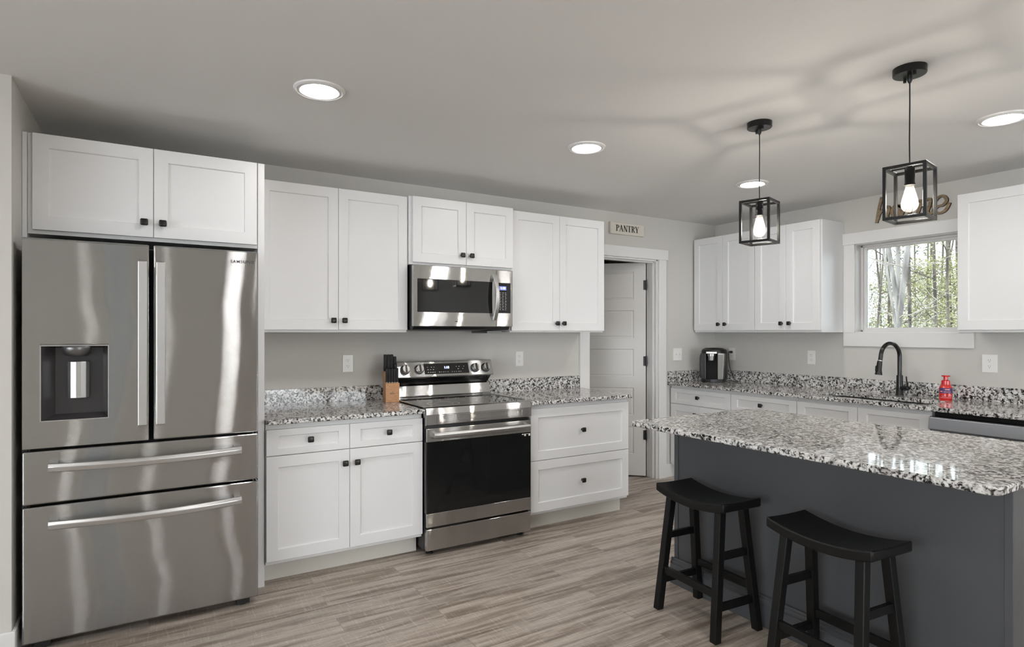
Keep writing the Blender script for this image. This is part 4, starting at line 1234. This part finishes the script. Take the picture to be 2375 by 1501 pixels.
# ------------------------------------------------------------------ ceiling lights
def recessed(label, x, y):
    o = thing('recessed_light', label, 'ceiling light', (x, y, CZ), 0, 'recessed ceiling lights')
    MB().lathe([(0.110, 0.0), (0.108, -0.006), (0.098, -0.011), (0.094, -0.007), (0.090, -0.007), (0.084, -0.011), (0.076, -0.008), (0.0735, 0.0)], (0, 0, 0), 'z', 48, cap=False).build('trim_ring', M['trim'], o, smooth=True)
    dome = [(0.073, -0.004)] + [(0.073 * math.cos(t), -0.004 - 0.014 * math.sin(t)) for t in [PI / 2 * k / 6 for k in range(1, 6)]] + [(0.0005, -0.018)]
    MB().lathe(dome, (0, 0, 0), 'z', 40).build('diffuser', M['lamp'], o, smooth=True)
    return o
recessed('round recessed ceiling light in front of the refrigerator, nearest and largest', 0.645, 2.700)
recessed('round recessed ceiling light in front of the range', 2.165, 2.734)
recessed('round recessed ceiling light partly behind the farther pendant cord', 3.715, 2.781)
recessed('round recessed ceiling light at the right edge by the wall cabinet', 3.650, 1.280)
recessed('round recessed ceiling light right above the camera side of the aisle', 0.60, 0.95)
recessed('unseen recessed fill light added left of the aisle behind the frame', -1.20, 1.20)  # lamp added out of view as general fill
recessed('unseen recessed fill light added behind the camera toward the window wall', 3.65, -0.60)  # unseen lamp, added for room brightness
recessed('unseen recessed fill light added behind the camera in the living side', 1.45, -1.10)  # put in out of sight to brighten the room
recessed('unseen recessed fill light added behind the camera to the left', -1.40, -1.40)  # extra unseen lamp for overall brightness
recessed('unseen recessed fill light added near the patio door', 2.60, -2.94)  # added out of view to lift the room brightness
recessed('round recessed ceiling light in the back row by the narrow window', -0.81, -2.94)
recessed('round recessed ceiling light in the back row, middle', 0.10, -2.94)
recessed('round recessed ceiling light in the back row before the brown door', 1.00, -2.94)

def pendant(label, x, y, rz, zb, zt):
    o = thing('pendant_light', label, 'pendant lamp', (x, y, CZ), rz, 'cage pendants over the island')
    cn = MB().lathe([(0.0600, 0.0), (0.0600, -0.026), (0.0575, -0.029)], (0, 0, 0), 'z', 48)
    cn = cn.build('canopy', M['lampm'], o, smooth=True)
    for a in (40, 220):
        MB().lathe([(0.006, -0.044), (0.006, -0.029)], (0.040 * math.cos(math.radians(a)), 0.040 * math.sin(math.radians(a)), 0), 'z', 14).build('canopy_screw', M['lampm'], cn, smooth=True)
    MB().lathe([(0.004, -0.062), (0.009, -0.052), (0.009, -0.029)], (0, 0, 0), 'z', 16).build('strain_relief', M['lampm'], cn, smooth=True)
    a, b = zb - CZ, zt - CZ
    MB().tube([(0, 0, -0.03), (0.001, 0.0, -0.15), (0, 0.001, (b - 0.03) * 0.7), (0, 0, b)], 0.0026, 8).build('cord', M['lampm'], o, smooth=True)
    cg = MB()
    h, t = 0.076, 0.012
    for sx in (-1, 1):
        for sy in (-1, 1):
            cg.box(sx * h, sx * (h - t), sy * h, sy * (h - t), a, b)
    for z in (a, b - t):
        for s_ in (-1, 1):
            cg.box(-h + t, h - t, s_ * h, s_ * (h - t), z, z + t)
            cg.box(s_ * h, s_ * (h - t), -h + t, h - t, z, z + t)
    cg.box(-0.008, 0.008, -h + t, h - t, b - 0.004, b)
    cg.build('cage', M['lampm'], o, bevel=0.0012)
    MB().lathe([(0.010, b + 0.010), (0.012, b), (0.018, b - 0.006), (0.018, b - 0.065), (0.020, b - 0.068), (0.020, b - 0.074)][::-1], (0, 0, 0), 'z', 24).build('socket', M['lampm'], o, smooth=True)
    zz = b - 0.070
    prof = [(0.0145, 0), (0.0155, -0.012), (0.021, -0.036), (0.0275, -0.060), (0.0305, -0.078), (0.0300, -0.088), (0.026, -0.100), (0.017, -0.109), (0.006, -0.113), (0.0005, -0.1145)]
    bl = tag(MB().lathe([(r_, zz + h_) for r_, h_ in prof], (0, 0, 0), 'z', 32, cap=False).build('bulb', M['bulbg'], o, smooth=True), 'clear teardrop filament bulb')
    el = [(0.0005, 0.036)] + [(0.0135 * math.sin(t_), 0.034 * math.cos(t_)) for t_ in [PI * k / 8 for k in range(1, 8)]] + [(0.0005, -0.036)]
    tag(MB().lathe([(r_, zz - 0.060 + h_) for r_, h_ in el], (0, 0, 0), 'z', 16, cap=False).build('filament', M['bulb'], bl, smooth=True), 'glowing warm filament')
    return o
pendant('black cage pendant over the island, nearer the camera, in front of the window wall word', 2.640, 1.236, math.radians(10), 1.826, 2.043)
pendant('black cage pendant over the island farther from the camera, in front of white cabinets', 2.672, 1.958, math.radians(16), 1.826, 2.043)

# ------------------------------------------------------------------ bar stools
def stool(label, x, y, rz):
    o = thing('bar_stool', label, 'bar stool', (x, y, 0), rz, 'saddle seat stools at the island')
    L, D, T = 0.442, 0.238, 0.040
    st_ = MB()
    n_ = 16
    vs, fs = [], []
    for i in range(n_ + 1):
        u = -1 + 2 * i / n_
        yy = u * L / 2
        z = 0.588 + 0.030 * u * u
        hw = D / 2
        for sx, dz in ((-1, 0.0), (-0.5, -0.003), (0, -0.004), (0.5, -0.003), (1, 0.0)):
            vs.append((sx * hw, yy, z + dz))
        vs.append((hw, yy, z - T)); vs.append((-hw, yy, z - T))
    for i in range(n_):
        a = 7 * i
        for k in range(7):
            j = (k + 1) % 7
            fs.append((a + k, a + j, a + 7 + j, a + 7 + k))
    fs += [tuple(range(7)), tuple(7 * n_ + k for k in range(7))]
    st_.add(vs, fs)
    st_.build('seat', M['stool'], o, bevel=0.007, seg=3, smooth=True, angle=40)
    tx, ty, bx, by, zt = 0.072, 0.158, 0.132, 0.186, 0.562
    def P(sx, sy, z):
        t = 1 - z / zt
        return Vector((sx * (tx + (bx - tx) * t), sy * (ty + (by - ty) * t), z))
    for sx in (-1, 1):
        for sy in (-1, 1):
            a, b = P(sx, sy, 0), P(sx, sy, zt)
            w_ = 0.018
            MB().hexa([(a.x - w_, a.y - w_, 0), (a.x + w_, a.y - w_, 0), (a.x + w_, a.y + w_, 0), (a.x - w_, a.y + w_, 0)],
                      [(b.x - w_, b.y - w_, zt), (b.x + w_, b.y - w_, zt), (b.x + w_, b.y + w_, zt), (b.x - w_, b.y + w_, zt)]).build('leg', M['stool'], o, bevel=0.003)
    for sy in (-1, 1):
        for z in (0.365, 0.145):
            MB().bar(P(-1, sy, z), P(1, sy, z), 0.020, 0.032).build('end_rail', M['stool'], o, bevel=0.002)
    for sx in (-1, 1):
        MB().bar(P(sx, -1, 0.200), P(sx, 1, 0.200), 0.020, 0.034).build('long_rail', M['stool'], o, bevel=0.002)
    return o
stool('black wooden saddle stool at the island end nearest the pantry door', 2.284, 1.968, math.radians(-4))
stool('black wooden saddle stool nearer the camera, legs cut by frame bottom', 2.262, 1.325, math.radians(-4.5))

# ------------------------------------------------------------------ outdoors behind the window
struct(MB().box(5.4, 60, -30, 60, -1.0, -0.9).build('ground', M['ground']))
def tree(label, x, y, h, r, lean, seed, mat, fork=None, branches=10, foliage=0, leafmat='leaf', fz=(1.5, 7)):
    rn = random.Random(seed)
    o = thing('tree', label, 'tree', (x, y, -0.9))
    n_ = 12
    pts = [(lean[0] * t * h + 0.05 * math.sin(t * 7 + seed), lean[1] * t * h + 0.05 * math.cos(t * 5 + seed), t * h) for t in [k / n_ for k in range(n_ + 1)]]
    m = MB().tube(pts, [r * (1 - 0.6 * k / n_) for k in range(n_ + 1)], 10)
    if fork:
        fz_, fl = fork
        k = int(fz_ / h * n_)
        p0 = Vector(pts[k])
        m.tube([p0 + Vector((fl[0] * t, fl[1] * t, (h - fz_) * t)) for t in (0, 0.15, 0.4, 0.7, 1.0)], [r * 0.75, r * 0.66, r * 0.55, r * 0.42, r * 0.3], 10)
    m.build('trunk', M[mat], o, smooth=True)
    b = MB()
    for i in range(branches):
        z = rn.uniform(1.2, h * 0.9)
        k = min(n_ - 1, int(z / h * n_))
        p = Vector(pts[k])
        a = rn.uniform(0, 2 * PI)
        ln_ = rn.uniform(0.8, 2.4)
        d = Vector((math.cos(a), math.sin(a), rn.uniform(-0.1, 0.6)))
        q = [p]
        for s_ in range(5):
            d = (d + Vector((rn.uniform(-.35, .35), rn.uniform(-.35, .35), rn.uniform(-.2, .3)))).normalized()
            q.append(q[-1] + d * ln_ / 5)
        rb = 0.05 * rn.uniform(0.12, 0.3)
        b.tube(q, [rb * (1 - 0.16 * s_) for s_ in range(6)], 5)
        for s_ in range(2, 6):
            d2_ = Vector((rn.uniform(-1, 1), rn.uniform(-1, 1), rn.uniform(-.2, .9))).normalized()
            b.tube([q[s_], q[s_] + d2_ * 0.3, q[s_] + d2_ * 0.62 + Vector((0, 0, rn.uniform(-.1, .1)))], [rb * 0.4, rb * 0.3, rb * 0.15], 4)
    b.build('branches', M[mat] if mat == 'bark_dark' else M['twig'], o)
    if foliage:
        f = MB()
        for i in range(foliage):
            z = rn.uniform(*fz)
            a = rn.uniform(0, 2 * PI)
            rr = rn.uniform(0.2, 1.5)
            c_ = Vector((rr * math.cos(a), rr * math.sin(a), z))
            for k in range(14):
                e = c_ + Vector((rn.gauss(0, .13), rn.gauss(0, .13), rn.gauss(0, .07)))
                u = Vector((rn.gauss(0, 1), rn.gauss(0, 1), rn.gauss(0, .5))).normalized() * 0.032
                v = Vector((rn.gauss(0, 1), rn.gauss(0, 1), rn.gauss(0, 1))).normalized() * 0.018
                f.add([e - u, e + v, e + u, e - v], [(0, 1, 2, 3)])
        tag(f.build('foliage', M[leafmat], o), kind='stuff')
    return o
def dirpt(px, x):     # world y of a sight line through the sink window at depth x (layout aid, plain numbers)
    a = (px - 1187.5) / F_PX
    s_, c_ = math.sin(YAW), math.cos(YAW)
    return x * (c_ - a * s_) / (s_ + a * c_)
T_ = [
    ('thick pale forked tree trunk left of the window centre', 2040, 10.5, 10, 0.105, (0.0, -0.125), 3, 'bark_pale', (3.0, (0.2, 1.1)), 8, 0, 'leaf'),
    ('straight pale trunk just right of the forked tree', 2090, 11.5, 10, 0.10, (0.0, 0.004), 4, 'bark_pale', None, 6, 0, 'leaf'),
    ('dark leaning slim trunk left of the forked tree by the window frame', 2022, 12.0, 9, 0.07, (0.0, -0.06), 5, 'bark_dark', (3.0, (0.1, 0.6)), 9, 60, 'leaf'),
    ('dark slim trunk behind the forked tree on its left', 2064, 14.0, 10, 0.08, (0.0, 0.01), 6, 'bark_dark', None, 8, 0, 'leaf'),
    ('dark trunk right of the window centre crossed by a pale leaning stem', 2112, 13.0, 10, 0.11, (0.0, 0.02), 7, 'bark_dark', None, 12, 90, 'leafy'),
    ('pale thin leaning stem in front of a dark trunk', 2122, 10.0, 8, 0.05, (0.0, 0.13), 8, 'bark_pale', None, 9, 0, 'leaf'),
    ('straight brown trunk in the right half of the window view', 2170, 13.5, 10, 0.10, (0.0, 0.004), 9, 'bark_dark', None, 14, 130, 'leafy'),
    ('thin dark trunk near the right side of the window view', 2199, 14.5, 9, 0.05, (0.0, -0.01), 10, 'bark_dark', None, 12, 110, 'leafy'),
    ('dark slanted trunk at the far right of the window view', 2216, 12.5, 9, 0.075, (0.0, 0.03), 11, 'bark_dark', None, 10, 90, 'leafy'),
    ('bushy pale green evergreen behind the trunks on the right', 2150, 19.0, 8, 0.10, (0, 0), 12, 'bark_dark', None, 14, 900, 'leafy'),
    ('bushy darker green evergreen behind the trunks in the middle', 2120, 21.0, 7, 0.10, (0, 0), 13, 'bark_dark', None, 12, 650, 'leaf'),
    ('sparse blue-green pine behind the trunks on the left', 2040, 24.0, 12, 0.10, (0, 0), 14, 'bark_dark', None, 16, 260, 'leaf'),
    ('bushy yellow-green evergreen far right behind the trunks', 2205, 20.0, 8, 0.10, (0, 0), 15, 'bark_dark', None, 12, 800, 'leafy'),
]
for (lab, px, x, h, r, lean, seed, mat, fork, nb, fol, lm) in T_:
    tree(lab, x, dirpt(px, x), h, r * (0.5 if mat == 'bark_pale' else 0.36), lean, seed, mat, fork, nb, int(fol * (0.75 if fol > 200 else 0.5)), lm, (1.0, min(h - 1, 4.4)))
base = None
rn0 = random.Random(77)
for i, (x, y) in enumerate(((23, 9.2), (24, 10.6), (25, 12.4), (22, 7.9), (27, 11.6), (26, 13.9), (20, 5.2), (19, 2.6), (21, 0.4), (18, -2.2), (20, -5.0), (20, 15.5))):
    lab = 'indistinct tree in the distant wood behind the nearer trunks'
    if base is None:
        base = tree(lab, x, y, 9, 0.05, (0.0, 0.02), 41, 'bark_dark', (3.0, (0.2, 0.9)), 14, 420, 'leafy', (0.8, 4.2))
        base['group'] = 'distant woodland trees'
    else:
        c = copy_tree(base)
        c.location = (x, y, -0.9)
        c.rotation_euler = (0, 0, rn0.uniform(0, 6.28))
        q = rn0.uniform(0.85, 1.15); c.scale = (q, q, q)
def shrub(label, x, y, w_, h_, nq, seed, lm):
    rn = random.Random(seed)
    o = thing('shrub', label, 'shrub', (x, y, -0.9))
    f, b = MB(), MB()
    for i in range(nq):
        e = Vector((rn.gauss(0, w_ / 2), rn.gauss(0, w_ / 2), abs(rn.gauss(0, 1)) * h_ * 0.55))
        u = Vector((rn.gauss(0, 1), rn.gauss(0, 1), rn.gauss(0, .6))).normalized() * 0.06
        v = Vector((rn.gauss(0, 1), rn.gauss(0, 1), rn.gauss(0, 1))).normalized() * 0.03
        f.add([e - u, e + v, e + u, e - v], [(0, 1, 2, 3)])
    for i in range(26):
        p = Vector((rn.gauss(0, w_ / 3), rn.gauss(0, w_ / 3), 0))
        q = p + Vector((rn.gauss(0, .3), rn.gauss(0, .4), h_ * rn.uniform(.7, 1.2)))
        b.tube([p, (p + q) / 2 + Vector((rn.gauss(0, .06), rn.gauss(0, .06), 0)), q], [0.014, 0.010, 0.005], 4)
    tag(f.build('foliage', M[lm], o), kind='stuff')
    b.build('stems', M['twig'], o)
for i, (lab, px, x) in enumerate((('low pale brush at the bottom left of the window view', 2030, 16), ('low yellow-green brush at the bottom centre of the window view', 2110, 17),
                                  ('low yellow-green brush below the brown trunk', 2165, 16), ('low brush at the bottom right of the window view', 2215, 17))):
    shrub(lab, x, dirpt(px, x), 1.1, 2.4, 700, 30 + i, 'leafy')
